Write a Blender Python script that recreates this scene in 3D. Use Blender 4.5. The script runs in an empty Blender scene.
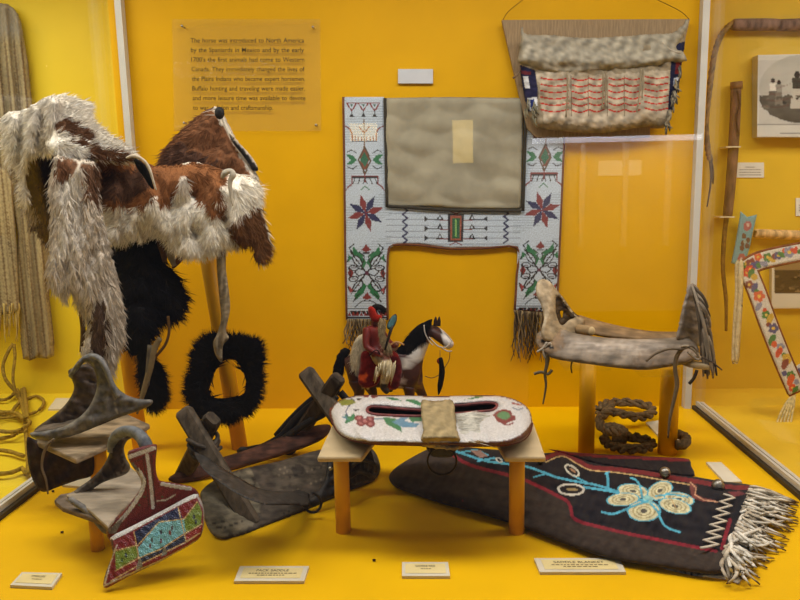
import bpy, bmesh, math, random
import numpy as np
from mathutils import Vector, Matrix
from mathutils.geometry import delaunay_2d_cdt
random.seed(7); rng = np.random.default_rng(7)
S = bpy.context.scene
COL = S.collection

# ---------------------------------------------------------------- camera
F = 702.0; H = 0.75
def _n(v): v = np.array(v, float); return v/np.linalg.norm(v)
Yc = _n((30, 114, -F)); Zc = -_n((88, -4346, -F)); Xc = np.cross(Yc, Zc)
Xc = _n(Xc); Zc = _n(np.cross(Xc, Yc))
RW = np.array([Xc, Yc, Zc])                       # camera vector -> world vector
cam = bpy.data.objects.new('camera', bpy.data.cameras.new('camera')); COL.objects.link(cam)
cam.data.sensor_width = 36; cam.data.lens = F*36/800; cam.data.clip_start = .01
cam.matrix_world = Matrix.Translation((0, 0, H)) @ Matrix([list(r) for r in RW]).to_4x4()
S.camera = cam

# ---------------------------------------------------------------- world, light, exposure
w = bpy.data.worlds.new('world'); S.world = w; w.use_nodes = True
w.node_tree.nodes['Background'].inputs[0].default_value = (.80, .85, 1, 1)
w.node_tree.nodes['Background'].inputs[1].default_value = .10
def area(name, loc, rot, sx, sy, power, col=(1, .97, .93)):
    l = bpy.data.lights.new(name, 'AREA'); l.shape = 'RECTANGLE'; l.size = sx; l.size_y = sy
    l.energy = power; l.color = col
    o = bpy.data.objects.new(name, l); COL.objects.link(o); o.location = loc; o.rotation_euler = rot
    return o
area('case_light', (0.05, 1.42, 1.60), (math.radians(4), 0, 0), 1.45, .28, 18.5)
area('case_light', (-1.75, 1.75, 1.60), (math.radians(-4), 0, 0), 1.4, .5, 22, (1, .98, .86))
area('case_light', (1.75, 1.65, 1.60), (math.radians(-4), 0, 0), 1.4, .5, 17, (1, .95, .85))
S.view_settings.view_transform = 'Standard'; S.view_settings.look = 'None'
S.view_settings.exposure = 0; S.view_settings.gamma = 1; S.view_settings.use_curve_mapping = False

# ---------------------------------------------------------------- geometry helpers
def ray(x, y):
    x = np.asarray(x, float); y = np.asarray(y, float)
    v = np.stack([x-400, 300-y, np.full_like(x, -F)], -1)
    return v @ RW.T
def P(x, y, Y):
    "world point seen at (x, y) that lies at depth Y"
    d = ray(x, y); k = np.asarray(Y, float)/d[..., 1]
    return d*k[..., None] + np.array([0, 0, H])
def G(x, y, z=0.):
    "world point seen at (x, y) on the level plane z"
    d = ray(x, y); k = (np.asarray(z, float)-H)/d[..., 2]
    return d*k[..., None] + np.array([0, 0, H])
def px(p):
    "where a world point falls in the frame"
    q = (np.asarray(p, float)-np.array([0, 0, H])) @ RW
    return 400-q[..., 0]/q[..., 2]*F, 300+q[..., 1]/q[..., 2]*F
def planeY(*a):
    "depth field of a real flat plane through three (x, y, Y)"
    A = np.array([[p[0], p[1], 1] for p in a], float); b = np.array([1/p[2] for p in a])
    c = np.linalg.solve(A, b)
    return lambda u, v: 1/(c[0]*u+c[1]*v+c[2])
def lin(c):
    c = np.array(c, float)/255
    return np.where(c <= .04045, c/12.92, ((c+.055)/1.055)**2.4)
def smooth(pts, k=5, closed=False):
    pts = np.array(pts, float); n = len(pts); out = []
    rngi = range(n) if closed else range(n-1)
    for i in rngi:
        if closed: p0, p1, p2, p3 = pts[i-1], pts[i], pts[(i+1) % n], pts[(i+2) % n]
        else: p0, p1, p2, p3 = pts[max(i-1, 0)], pts[i], pts[i+1], pts[min(i+2, n-1)]
        for j in range(k):
            t = j/k
            out.append(.5*((2*p1)+(p2-p0)*t+(2*p0-5*p1+4*p2-p3)*t*t+(3*p1-p0-3*p2+p3)*t**3))
    if not closed: out.append(pts[-1])
    return np.array(out)
def inside(u, v, poly):
    r = np.zeros(len(u), bool); n = len(poly)
    for i in range(n):
        x1, y1 = poly[i]; x2, y2 = poly[(i+1) % n]
        if y1 == y2: continue
        c = ((y1 > v) != (y2 > v)) & (u < (x2-x1)*(v-y1)/(y2-y1)+x1)
        r ^= c
    return r
def segd(u, v, pts, closed=False):
    d = np.full(len(u), 1e9); n = len(pts)
    for i in range(n if closed else n-1):
        ax, ay = pts[i]; bx, by = pts[(i+1) % n]
        L = (bx-ax)**2+(by-ay)**2+1e-12
        t = np.clip(((u-ax)*(bx-ax)+(v-ay)*(by-ay))/L, 0, 1)
        d = np.minimum(d, np.hypot(u-ax-t*(bx-ax), v-ay-t*(by-ay)))
    return d
def sn(u, v, sc=10., seed=0, oc=3):
    r = np.random.default_rng(seed); o = np.zeros(len(u)); a = 1.; s = 0
    for k in range(oc):
        for q in range(4):
            th = r.uniform(0, 6.28); ph = r.uniform(0, 6.28); f = 6.28/sc*r.uniform(.6, 1.4)
            o += a*np.sin((u*math.cos(th)+v*math.sin(th))*f+ph)
        s += a*2; a *= .6; sc *= .5
    return o/s
class Paint:
    "the object's own pattern, listed as shapes"
    def __init__(s, base, var=0, vs=8): s.base = lin(base); s.ops = []; s.var = var; s.vs = vs
    def poly(s, pts, col, jit=0, js=6): s.ops.append(('p', np.array(pts, float), lin(col), jit, js)); return s
    def line(s, pts, w, col, sm=0): s.ops.append(('l', smooth(pts, sm) if sm else np.array(pts, float), lin(col), w, 0)); return s
    def ell(s, cx, cy, rx, ry, col, ang=0):
        a = math.radians(ang); t = np.linspace(0, 2*math.pi, 20, endpoint=False)
        X = rx*np.cos(t); Y = ry*np.sin(t)
        return s.poly(np.stack([cx+X*math.cos(a)-Y*math.sin(a), cy+X*math.sin(a)+Y*math.cos(a)], 1), col)
    def __call__(s, u, v):
        u = np.asarray(u, float); v = np.asarray(v, float)
        c = np.tile(s.base, (len(u), 1))
        for op, pts, col, w, js in s.ops:
            m = max(w, 0)*1.5+1
            lo = pts.min(0)-m; hi = pts.max(0)+m
            k = np.where((u > lo[0]) & (u < hi[0]) & (v > lo[1]) & (v < hi[1]))[0]
            if not len(k): continue
            a, b = u[k], v[k]
            if op == 'p':
                if w: a = a+w*sn(u[k], v[k], js, 3); b = b+w*sn(u[k], v[k], js, 4)
                q = inside(a, b, pts)
            else: q = segd(a, b, pts) < w/2
            c[k[q]] = col
        if s.var: c = c*(1+s.var*sn(u, v, s.vs, 11))[:, None]
        return np.clip(c, 0, 1)

class M:
    def __init__(s): s.v = []; s.f = []; s.c = []; s.n = 0; s.m = []
    def add(s, v, f, c, mi=0):
        v = np.asarray(v, float).reshape(-1, 3); c = np.asarray(c, float)
        if c.ndim == 1: c = np.tile(c, (len(v), 1))
        s.v.append(v); s.c.append(c)
        s.f += [tuple(int(i)+s.n for i in q) for q in f]; s.m += [mi]*len(f); s.n += len(v)
        return s
    def hexa(s, p, c, mi=0):
        "eight corners: 4 of one face, 4 of the opposite one"
        return s.add(p, [(0, 3, 2, 1), (4, 5, 6, 7), (0, 1, 5, 4), (1, 2, 6, 5), (2, 3, 7, 6), (3, 0, 4, 7)], c, mi)
    def box(s, lo, hi, c, mi=0):
        x0, y0, z0 = lo; x1, y1, z1 = hi
        return s.hexa([(x0, y0, z0), (x1, y0, z0), (x1, y1, z0), (x0, y1, z0), (x0, y0, z1), (x1, y0, z1), (x1, y1, z1), (x0, y1, z1)], c, mi)
    def prism(s, loop, off, c, mi=0):
        loop = np.asarray(loop, float); n = len(loop); off = np.asarray(off, float)
        f = [tuple(range(n-1, -1, -1)), tuple(range(n, 2*n))]+[(i, (i+1) % n, n+(i+1) % n, n+i) for i in range(n)]
        return s.add(np.vstack([loop, loop+off]), f, c, mi)
    def beam(s, a, b, w, h, c, up=(0, 0, 1), taper=1., ch=.22):
        "chamfered beam from a to b"
        a = np.array(a, float); b = np.array(b, float); d = _n(b-a)
        x = np.cross(d, up); x = _n(x); y = np.cross(x, d)
        k = ch*min(w, h); A = w/2; B = h/2
        pr = [(-A+k, -B), (A-k, -B), (A, -B+k), (A, B-k), (A-k, B), (-A+k, B), (-A, B-k), (-A, -B+k)]
        e = .25*min(w, h)
        rings = [(a, .8), (a+d*e, 1.), (b-d*e, taper), (b, .8*taper)]
        v = []; f = []
        for q, sc in rings: v += [q+x*i*sc+y*j*sc for i, j in pr]
        for r in range(3):
            for i in range(8): f.append((r*8+i, r*8+(i+1) % 8, r*8+8+(i+1) % 8, r*8+8+i))
        f += [tuple(range(7, -1, -1)), tuple(range(24, 32))]
        return s.add(v, f, c)
    def tube(s, pts, r, c, n=8, flat=1., up=(0, 1, 0), sm=4, closed=False, wob=0, cap=True):
        pts = smooth(pts, sm, closed) if sm else np.array(pts, float)
        N = len(pts); R = np.interp(np.linspace(0, 1, N), np.linspace(0, 1, len(np.atleast_1d(r))), np.atleast_1d(r)) if np.ndim(r) else np.full(N, r)
        c = np.asarray(c, float)
        v = []; cc = []
        for i in range(N):
            t = pts[(i+1) % N if closed else min(i+1, N-1)]-pts[i-1 if (closed or i) else 0]; t = _n(t+1e-9)
            x = np.cross(t, up)
            if np.linalg.norm(x) < .05: x = np.cross(t, (1, 0, .2))
            x = _n(x); y = np.cross(x, t)
            for k in range(n):
                a = 2*math.pi*k/n; rr = R[i]*(1+(wob*math.sin(i*1.9+k*2.3) if wob else 0))
                v.append(pts[i]+x*math.cos(a)*rr+y*math.sin(a)*rr*flat)
                cc.append(c if c.ndim == 1 else c[min(i*len(c)//N, len(c)-1)])
        f = []
        for i in range(N if closed else N-1):
            j = (i+1) % N
            for k in range(n): f.append((i*n+k, j*n+k, j*n+(k+1) % n, i*n+(k+1) % n))
        if not closed and cap: f += [tuple(range(n)), tuple(range(N*n-1, N*n-1-n, -1))]
        return s.add(v, f, np.array(cc))
    def ball(s, p, r, c, n=10, sc=(1, 1, 1)):
        v = []; f = []; m = n//2
        for i in range(m+1):
            for j in range(n):
                a = math.pi*i/m; b = 2*math.pi*j/n
                v.append((p[0]+r*sc[0]*math.sin(a)*math.cos(b), p[1]+r*sc[1]*math.sin(a)*math.sin(b), p[2]+r*sc[2]*math.cos(a)))
        for i in range(m):
            for j in range(n): f.append((i*n+j, (i+1)*n+j, (i+1)*n+(j+1) % n, i*n+(j+1) % n))
        return s.add(v, f, c)
    def build(s, name, mat, parent=None, smoothf=True, at=None, bevel=0, mats=None):
        v = np.vstack(s.v); c = np.vstack(s.c)
        if parent is not None: L = np.array(parent['_loc'])
        elif at is not None: L = np.array(at, float)
        else:
            lo, hi = v.min(0), v.max(0); L = np.array([(lo[0]+hi[0])/2, (lo[1]+hi[1])/2, lo[2]])
        me = bpy.data.meshes.new(name); me.from_pydata((v-L).tolist(), [], s.f)
        a = me.color_attributes.new('Col', 'FLOAT_COLOR', 'POINT')
        a.data.foreach_set('color', np.hstack([c, np.ones((len(c), 1))]).ravel())
        me.materials.append(mat)
        for m_ in (mats or []): me.materials.append(m_)
        if mats: me.polygons.foreach_set('material_index', s.m)
        if smoothf: me.polygons.foreach_set('use_smooth', [True]*len(me.polygons))
        me.validate(); me.update()
        o = bpy.data.objects.new(name, me); COL.objects.link(o)
        if parent is not None: o.parent = parent; o['_loc'] = parent['_loc']
        else: o.location = L; o['_loc'] = list(map(float, L))
        if bevel:
            b = o.modifiers.new('bevel', 'BEVEL'); b.width = bevel; b.segments = 2; b.limit_method = 'ANGLE'
        return o

def inflate(m, outline, base, nrm, T, Tb=None, R=8, step=3., col=(.5, .5, .5), colb=None, holes=(), relief=None, sm=4, jag=0, flatedge=0):
    "closed solid with the given outline: base(u, v) is its middle surface, T and Tb the half thicknesses to the two sides"
    if Tb is None: Tb = T
    ol = smooth(outline, sm, True) if sm else np.array(outline, float)
    hs = [smooth(h, sm, True) if sm else np.array(h, float) for h in holes]
    def resamp(p):
        out = []
        for i in range(len(p)):
            a, b = p[i], p[(i+1) % len(p)]; k = max(1, int(np.hypot(*(b-a))/step+.5))
            for j in range(k): out.append(a+(b-a)*j/k)
        out = np.array(out)
        q = np.hypot(*(out-np.roll(out, 1, 0)).T) > step*.3
        return out[q]
    ol = resamp(ol); hs = [resamp(h) for h in hs]
    if jag: ol = ol+rng.normal(0, jag, ol.shape)
    loops = [ol]+hs
    lo, hi = ol.min(0), ol.max(0)
    gu, gv = np.meshgrid(np.arange(lo[0], hi[0], step), np.arange(lo[1], hi[1], step))
    gu = gu.ravel()+np.where((np.round((gv.ravel()-lo[1])/step) % 2) > 0, step/2, 0); gv = gv.ravel()
    def din(u, v):
        i = inside(u, v, ol); d = segd(u, v, ol, True)
        for h in hs: i &= ~inside(u, v, h); d = np.minimum(d, segd(u, v, h, True))
        return i, d
    i, d = din(gu, gv); k = i & (d > step*.55)
    pts = [Vector(p) for p in ol]; ed = [(j, (j+1) % len(ol)) for j in range(len(ol))]
    for h in hs:
        n0 = len(pts); pts += [Vector(p) for p in h]; ed += [(n0+j, n0+(j+1) % len(h)) for j in range(len(h))]
    pts += [Vector(p) for p in zip(gu[k], gv[k])]
    V, E, Fc, _, _, _ = delaunay_2d_cdt(pts, ed, [], 0, 1e-5)
    V = np.array([tuple(p) for p in V]); T3 = np.array([q for q in Fc if len(q) == 3])
    cen = V[T3].mean(1); ok = din(cen[:, 0], cen[:, 1])[0]; T3 = T3[ok]
    u, v = V[:, 0], V[:, 1]
    _, d = din(u, v); bd = d < 1e-3
    n = np.asarray(nrm, float)
    def prof(d): return np.sqrt(np.clip(1-(1-np.clip(d/R, 0, 1))**2, 0, 1))
    def front(u, v):
        u = np.asarray(u, float); v = np.asarray(v, float)
        _, d = din(u, v); t = T*prof(d)*(1 if T else 0)
        if relief is not None: t = t+relief(u, v)*np.clip(d/R, 0, 1)
        return base(u, v, t)
    pf = front(u, v); pb = base(u, v, -(Tb*prof(d)))
    N = len(u); used = np.zeros(N, bool); used[T3.ravel()] = True
    idb = np.arange(N); nb = np.where(~bd)[0]; idb[nb] = N+np.arange(len(nb))
    verts = np.vstack([pf, pb[nb]])
    cf = col(u, v) if callable(col) else np.tile(np.asarray(col, float), (N, 1))
    if colb is None: cb = cf[nb]
    else: cb = np.tile(np.asarray(colb, float), (len(nb), 1))
    P3 = pf[T3[0]]
    nn = np.cross(P3[1]-P3[0], P3[2]-P3[0]); flip = nn @ n < 0
    A = T3[:, ::-1] if flip else T3
    B = idb[T3] if flip else idb[T3][:, ::-1]
    m.add(verts, [tuple(q) for q in A]+[tuple(q) for q in B], np.vstack([cf, cb]))
    front.outline = ol; front.holes = hs; front.din = din; front.n = n; front.base = base
    return front
def vert(Yf): 
    "middle surface for upright things: a depth or a depth field over the frame"
    if callable(Yf): return lambda u, v, t=0.: P(u, v, Yf(np.asarray(u, float), np.asarray(v, float))-t)
    return lambda u, v, t=0.: P(u, v, np.full(np.shape(u), Yf)-t)
def level(z):
    if callable(z): return lambda u, v, t=0.: G(u, v, z(np.asarray(u, float), np.asarray(v, float))+t)
    return lambda u, v, t=0.: G(u, v, np.full(np.shape(u), z)+t)
FR = (0, -1, 0); UP = (0, 0, 1)
FD, FW, FL = 1.7, .55, .5
def fur(m, surf, n, dirf, ln, col, wid=.0013, lift=.35, rnd=.35, tip=1.15, clump=0):
    n = int(n*FD); wid = wid*FW; lift = lift*FL
    ol = surf.outline; lo, hi = ol.min(0), ol.max(0); got = 0; us = []; vs = []
    while got < n:
        u = rng.uniform(lo[0], hi[0], n); v = rng.uniform(lo[1], hi[1], n); i, d = surf.din(u, v)
        us.append(u[i]); vs.append(v[i]); got += i.sum()
    u = np.concatenate(us)[:n]; v = np.concatenate(vs)[:n]
    root = surf(u, v)
    d = np.array(dirf(u, v) if callable(dirf) else dirf, float)
    if d.ndim == 1: d = np.tile(d, (n, 1))
    elif d.shape[0] == 2: d = d.T
    ang = np.arctan2(d[:, 1], d[:, 0])+rng.normal(0, rnd, n)+(clump*sn(u, v, 9, 5) if clump else 0)
    sc = root[:, 1]/F; L = ln*rng.uniform(.5, 1.3, n)*sc
    nm = surf.n
    dw = np.stack([np.cos(ang), np.zeros(n), -np.sin(ang)], 1)
    lf = lift*rng.uniform(.3, 1.4, n)
    side = np.cross(dw, nm); side = side/np.linalg.norm(side, axis=1)[:, None]+rng.normal(0, .3, (n, 3))
    wv = side*(wid*rng.uniform(.6, 1.3, n))[:, None]
    mid = root+dw*(L*.5)[:, None]+nm*(L*lf*.6)[:, None]
    end = root+dw*L[:, None]+nm*(L*lf*.7)[:, None]
    c = col(u, v) if callable(col) else np.tile(np.asarray(col, float), (n, 1))
    c = c*(rng.uniform(.75, 1.2, n)*(1+.22*sn(u*1.6, v*.8, 7, 21)))[:, None]
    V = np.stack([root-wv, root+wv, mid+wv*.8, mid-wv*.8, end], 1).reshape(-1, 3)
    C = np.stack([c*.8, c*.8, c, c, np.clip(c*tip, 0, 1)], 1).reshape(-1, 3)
    f = []
    for i in range(n): k = i*5; f += [(k, k+1, k+2, k+3), (k+3, k+2, k+4)]
    m.add(V, f, np.clip(C, 0, 1))

# ---------------------------------------------------------------- materials
def mat(name, rough=.8, bump=.3, bs=200., var=.25, vs=30., metal=0, spec=.3, col=None, kind='noise', sheen=0, coat=0, stretch=(1, 1, 1)):
    m = bpy.data.materials.new(name); m.use_nodes = True; nt = m.node_tree; N = nt.nodes; L = nt.links
    b = N['Principled BSDF']; b.inputs['Roughness'].default_value = rough; b.inputs['Metallic'].default_value = metal
    b.inputs['Specular IOR Level'].default_value = spec
    if sheen: b.inputs['Sheen Weight'].default_value = sheen
    if coat: b.inputs['Coat Weight'].default_value = coat; b.inputs['Coat Roughness'].default_value = .25
    tc = N.new('ShaderNodeTexCoord'); mp = N.new('ShaderNodeMapping'); mp.inputs['Scale'].default_value = stretch
    L.new(tc.outputs['Object'], mp.inputs[0])
    if col is None: a = N.new('ShaderNodeAttribute'); a.attribute_name = 'Col'; src = a.outputs['Color']
    else: a = N.new('ShaderNodeRGB'); a.outputs[0].default_value = (*lin(col), 1); src = a.outputs[0]
    nz = N.new('ShaderNodeTexNoise'); nz.inputs['Scale'].default_value = vs; nz.inputs['Detail'].default_value = 6
    L.new(mp.outputs[0], nz.inputs['Vector'])
    mr = N.new('ShaderNodeMapRange'); mr.inputs[1].default_value = .36; mr.inputs[2].default_value = .64
    mr.inputs[3].default_value = 1-var; mr.inputs[4].default_value = 1+var; L.new(nz.outputs[0], mr.inputs[0])
    vm = N.new('ShaderNodeVectorMath'); vm.operation = 'SCALE'; L.new(src, vm.inputs[0]); L.new(mr.outputs[0], vm.inputs['Scale'])
    L.new(vm.outputs[0], b.inputs['Base Color'])
    if bump:
        if kind == 'bead':
            t = N.new('ShaderNodeTexVoronoi'); t.inputs['Scale'].default_value = bs; L.new(tc.outputs['Object'], t.inputs['Vector']); o = t.outputs['Distance']
            inv = -1
        elif kind == 'weave':
            t = N.new('ShaderNodeTexWave'); t.inputs['Scale'].default_value = bs; t.inputs['Distortion'].default_value = 1; L.new(mp.outputs[0], t.inputs['Vector']); o = t.outputs['Fac']; inv = 1
        else:
            t = N.new('ShaderNodeTexNoise'); t.inputs['Scale'].default_value = bs; t.inputs['Detail'].default_value = 5
            L.new(mp.outputs[0], t.inputs['Vector']); o = t.outputs[0]; inv = 1
        bp = N.new('ShaderNodeBump'); bp.inputs['Strength'].default_value = bump; bp.inputs['Distance'].default_value = .002
        bp.invert = inv < 0
        L.new(o, bp.inputs['Height']); L.new(bp.outputs[0], b.inputs['Normal'])
    return m
def glassmat(name, base=.04, top=.8, tint=(1, 1, 1), refl_haze=0):
    m = bpy.data.materials.new(name); m.use_nodes = True; nt = m.node_tree; N = nt.nodes; L = nt.links
    N.remove(N['Principled BSDF']); out = N['Material Output']
    t = N.new('ShaderNodeBsdfTransparent'); t.inputs[0].default_value = (*tint, 1)
    g = N.new('ShaderNodeBsdfGlossy'); g.inputs['Roughness'].default_value = 0
    lw = N.new('ShaderNodeLayerWeight'); lw.inputs['Blend'].default_value = .5
    p = N.new('ShaderNodeMath'); p.operation = 'POWER'; p.inputs[1].default_value = 5; L.new(lw.outputs['Facing'], p.inputs[0])
    a = N.new('ShaderNodeMath'); a.operation = 'MULTIPLY_ADD'; a.inputs[1].default_value = top; a.inputs[2].default_value = base
    L.new(p.outputs[0], a.inputs[0]); mx = N.new('ShaderNodeMixShader'); L.new(a.outputs[0], mx.inputs[0])
    tr = t.outputs[0]
    if refl_haze:
        df = N.new('ShaderNodeBsdfDiffuse'); df.inputs[0].default_value = (.9, .9, .9, 1); m2 = N.new('ShaderNodeMixShader'); m2.inputs[0].default_value = refl_haze
        L.new(tr, m2.inputs[1]); L.new(df.outputs[0], m2.inputs[2]); tr = m2.outputs[0]  # white diffuse mixed in to stand for light reflected by the sheet
    L.new(tr, mx.inputs[1]); L.new(g.outputs[0], mx.inputs[2]); L.new(mx.outputs[0], out.inputs[0])
    return m
def emis(name, col, s):
    m = bpy.data.materials.new(name); m.use_nodes = True; b = m.node_tree.nodes['Principled BSDF']
    b.inputs['Base Color'].default_value = (*lin(col), 1); b.inputs['Emission Color'].default_value = (*lin(col), 1); b.inputs['Emission Strength'].default_value = s
    return m
AMBER = (224, 160, 4)
MT = dict(
    wall=mat('amber_paint', .55, .05, 60, .03, 6, spec=.12, col=(218, 166, 0)),
    floor=mat('amber_floor', .5, .05, 60, .04, 5, spec=.15, col=(232, 182, 0)),
    wall2=mat('yellow_paint', .55, .05, 60, .04, 5, col=(226, 186, 44)),
    wall3=mat('lemon_glare_paint', .55, .05, 60, .03, 5, col=(228, 200, 36)),  # lemon paint, paled to include light reflected off the glass
    post=mat('painted_dowel', .45, .05, 60, .03, 8, col=(220, 160, 4)),
    white=mat('white_metal', .35, 0, 10, .05, 8, col=(200, 198, 192), spec=.5),
    alu=mat('brushed_metal', .35, .05, 300, .1, 30, metal=.8, col=(165, 162, 155)),
    dark=mat('shadow_strip', .6, .1, 200, .1, 30, col=(58, 46, 22)),  # olive brown standing for shadow along the partition foot
    ceil=mat('ceiling_paint', .8, 0, 10, .02, 5, col=(225, 220, 205)),
    fur=mat('fur', .75, 0, 10, .12, 60, spec=.15),
    leather=mat('old_leather', .62, .8, 90, .38, 55, spec=.3),
    hide=mat('buckskin', .85, .8, 80, .15, 34, spec=.15),
    cloth=mat('wool_cloth', .95, .5, 500, .14, 90, spec=.1, sheen=.1),
    canvas=mat('canvas', .9, .5, 45, .12, 14, spec=.1),
    linen=mat('linen', .9, .5, 260, .15, 200, spec=.1, stretch=(1, 1, .1)),
    bead=mat('seed_beads', .3, .7, 420, .16, 260, spec=.5, kind='bead'),
    wood=mat('weathered_wood', .75, .9, 110, .42, 60, spec=.2, stretch=(1, 1, .3)),
    wooda=mat('weathered_plank', .75, .9, 90, .45, 60, spec=.2, stretch=(.3, .6, 1.6)),
    bone=mat('rawhide', .6, .7, 70, .30, 42, spec=.3, stretch=(.35, 1, 1.2)),
    card=mat('card', .7, 0, 10, .03, 30, spec=.2),
    ink=mat('black_ink', .5, 0, 10, .02, 30, col=(22, 18, 10)),
    rope=mat('rope_fibre', .9, .9, 260, .3, 120, spec=.1),
    plas=mat('plain_paint', .5, .1, 100, .1, 50, spec=.4),
    metal=mat('tarnished_metal', .35, .3, 200, .25, 80, metal=.9, spec=.5),
    glass=glassmat('glass', .022, .6), acrylic=glassmat('acrylic', .03, .5, refl_haze=.014))

def meta(o, label=None, cat=None, group=None, kind=None):
    if label: o['label'] = label
    if cat: o['category'] = cat
    if group: o['group'] = group
    if kind: o['kind'] = kind
    return o
def thing(name, loc, label, cat, group=None):
    o = bpy.data.objects.new(name, None); COL.objects.link(o); o.empty_display_size = .05
    o.location = [float(q) for q in loc]; o['_loc'] = [float(q) for q in loc]
    return meta(o, label, cat, group)
def textmesh(txt, mapper, name, mt, parent, size=1.):
    "lettering laid on a surface: mapper takes (0..1 across, height in the same unit)"
    cu = bpy.data.curves.new(name, 'FONT'); cu.body = txt; cu.size = 1; cu.space_word = 1.25; cu.offset = .008
    cu.resolution_u = 3
    o = bpy.data.objects.new(name, cu); COL.objects.link(o); bpy.context.view_layer.update()
    me = bpy.data.meshes.new_from_object(o.evaluated_get(bpy.context.evaluated_depsgraph_get()))
    bpy.data.objects.remove(o); v = np.array([tuple(q.co) for q in me.vertices]); f = [tuple(p.vertices) for p in me.polygons]
    wd = v[:, 0].max()-v[:, 0].min(); v[:, 0] -= v[:, 0].min()
    mapped = mapper(v[:, 0]/wd, v[:, 1])
    m = M(); m.add(mapped, f, (0, 0, 0))
    return m.build(name, mt, parent, smoothf=False)
# ================================================================ the showcase
YB, Y2, XL, XR, ZC, YF = 2.32, 2.52, -1.015, .868, 1.66, .62
WH = (.6, .6, .6)
def struct(m, name, mt, **k): o = m.build(name, mt, smoothf=False, **k); o['kind'] = 'structure'; return o
struct(M().box((XL, YF-.1, -.04), (XR, YB, 0), WH), 'floor', MT['floor'])
struct(M().box((-2.9, YF-.1, -.04), (XL, Y2, 0), WH), 'floor_left', MT['wall3'])
struct(M().box((XR, YF-.1, -.04), (2.9, Y2, 0), WH), 'floor_right', MT['wall2'])
struct(M().box((XL-.004, YB, -.04), (XR+.004, Y2, ZC), WH), 'wall_back', MT['wall'])
struct(M().box((-2.9, Y2, -.04), (XL-.004, Y2+.04, ZC), WH), 'wall_left_back', MT['wall3'])
struct(M().box((XR+.004, Y2, -.04), (2.9, Y2+.04, ZC), WH), 'wall_right_back', MT['wall2'])
struct(M().box((-2.94, YF-.1, -.04), (-2.9, Y2+.04, ZC), WH), 'wall_left', MT['wall3'])
struct(M().box((2.9, YF-.1, -.04), (2.94, Y2+.04, ZC), WH), 'wall_right', MT['wall2'])
struct(M().box((-2.94, YF-.1, ZC), (2.94, Y2+.04, ZC+.04), WH), 'ceiling', MT['ceil'])
# glass partitions with their metal channels, and the front glass
for k, X in ((1, XL), (2, XR)):
    s = 1 if k == 2 else -1
    struct(M().box((X-.003, YF+.02, .02), (X+.003, YB-.03, ZC), WH), 'window_%d' % k, MT['glass'])
    xb = -.985 if k == 1 else .838
    m = M().box((xb, YB-.03, 0), (xb+.021, YB-.002, ZC), WH)
    struct(m, 'trim_%d' % k, MT['white'])
    m = M()
    a, b = (X, X+s*.034) if s > 0 else (X-.034, X)
    m.box((X-s*.006 if s > 0 else a, YF+.02, 0), (b if s > 0 else X+.006, YB-.03, .012), WH)
    struct(m, 'trim_%d' % (k+2), MT['dark'])  # dark strip put in for the shadow beside the channel
    m = M()
    m.box((X+s*.006 if s > 0 else X-.014, YF+.02, .012), (X+.014 if s > 0 else X-.006, YB-.03, .026), WH)
    m.box((X+s*.020 if s > 0 else X-.030, YF+.02, .012), (X+.030 if s > 0 else X-.020, YB-.03, .024), WH)
    struct(m, 'trim_%d' % (k+4), MT['white'])
struct(M().box((-2.9, YF-.006, 0), (2.9, YF, ZC), WH), 'window_3', MT['glass'])

# ================================================================ paper and panels on the walls
def sc(v): return lin(v)
def label_plate(corners, z0, th, label, title=None, rows=0, border=True, group=None, tilt=None):
    "a small card on the floor; corners are near-left, near-right, far-right, far-left"
    q = [G(x, y, z0+th) for x, y in corners]
    L = np.mean(q, 0); L[2] = z0
    t = thing('label_card', L, label, 'label', group)
    M().prism(q, (0, 0, -th), sc((214, 206, 186))).build('backing', MT['card'], t, smoothf=False)
    def mp(s, r, e=.0):
        a = q[3]+(q[2]-q[3])*np.asarray(s)[..., None]; b = q[0]+(q[1]-q[0])*np.asarray(s)[..., None]
        return a+(b-a)*np.asarray(r)[..., None]+np.array([0, 0, e])
    if border:
        M().prism([mp(s, r, .0003) for s, r in ((.07, .82), (.93, .82), (.93, .14), (.07, .14))], (0, 0, .0005), sc((226, 208, 150))).build('paper', MT['card'], t, smoothf=False)
    if title:
        w_ = .07*len(title)*.6
        w_ = min(.6, w_)
        s0 = .5-w_/2; hh = .17
        textmesh(title, lambda X, Y: mp(s0+X*w_, .40-Y*hh*1.2, .0012), 'lettering', MT['grey'], t)
    m = M()
    for r in range(rows):
        yy = .50+r*.13; ww = (.66, .4)[r % 2] if rows > 1 else .2; x = .5-ww/2
        while x < .5+ww/2:
            l = random.uniform(.02, .06)
            m.prism([mp(a, b_, .0012) for a, b_ in ((x, yy+.05), (x+l, yy+.05), (x+l, yy), (x, yy))], (0, 0, .0002), sc((130, 112, 78))); x += l+.015
    if rows: m.build('small_print', MT['card'], t, smoothf=False)
    return t
MT['grey'] = mat('grey_ink', .7, 0, 10, .02, 30, col=(96, 82, 60))
label_plate([(10, 585), (52, 587), (62, 573), (22, 572)], 0, .006, 'small cream card lying on the amber floor in the near left corner of the case', 'STIRRUPS', 1)
label_plate([(234, 581), (304, 581), (309, 566), (240, 566)], 0, .006, 'long cream card on the floor in front of the wooden pack saddle', 'PACK SADDLE', 2)
label_plate([(402, 576), (450, 576), (448, 562), (402, 562)], 0, .006, 'short cream card on the floor in front of the beaded pad saddle', 'SADDLE PAD', 1)
label_plate([(540, 572), (626, 572), (619, 558), (534, 558)], 0, .006, 'long cream card on the floor in front of the rolled dark blanket', 'SADDLE BLANKET', 2)
label_plate([(725, 482), (742, 481.5), (721, 462), (706, 462)], 0, .006, 'narrow cream card on the floor beside the right glass partition', None, 0, False)
label_plate([(668, 446), (686, 441), (661, 420), (646, 422)], 0, .006, 'cream card on the floor behind the right post of the wooden frame saddle', None, 0, False)
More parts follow.
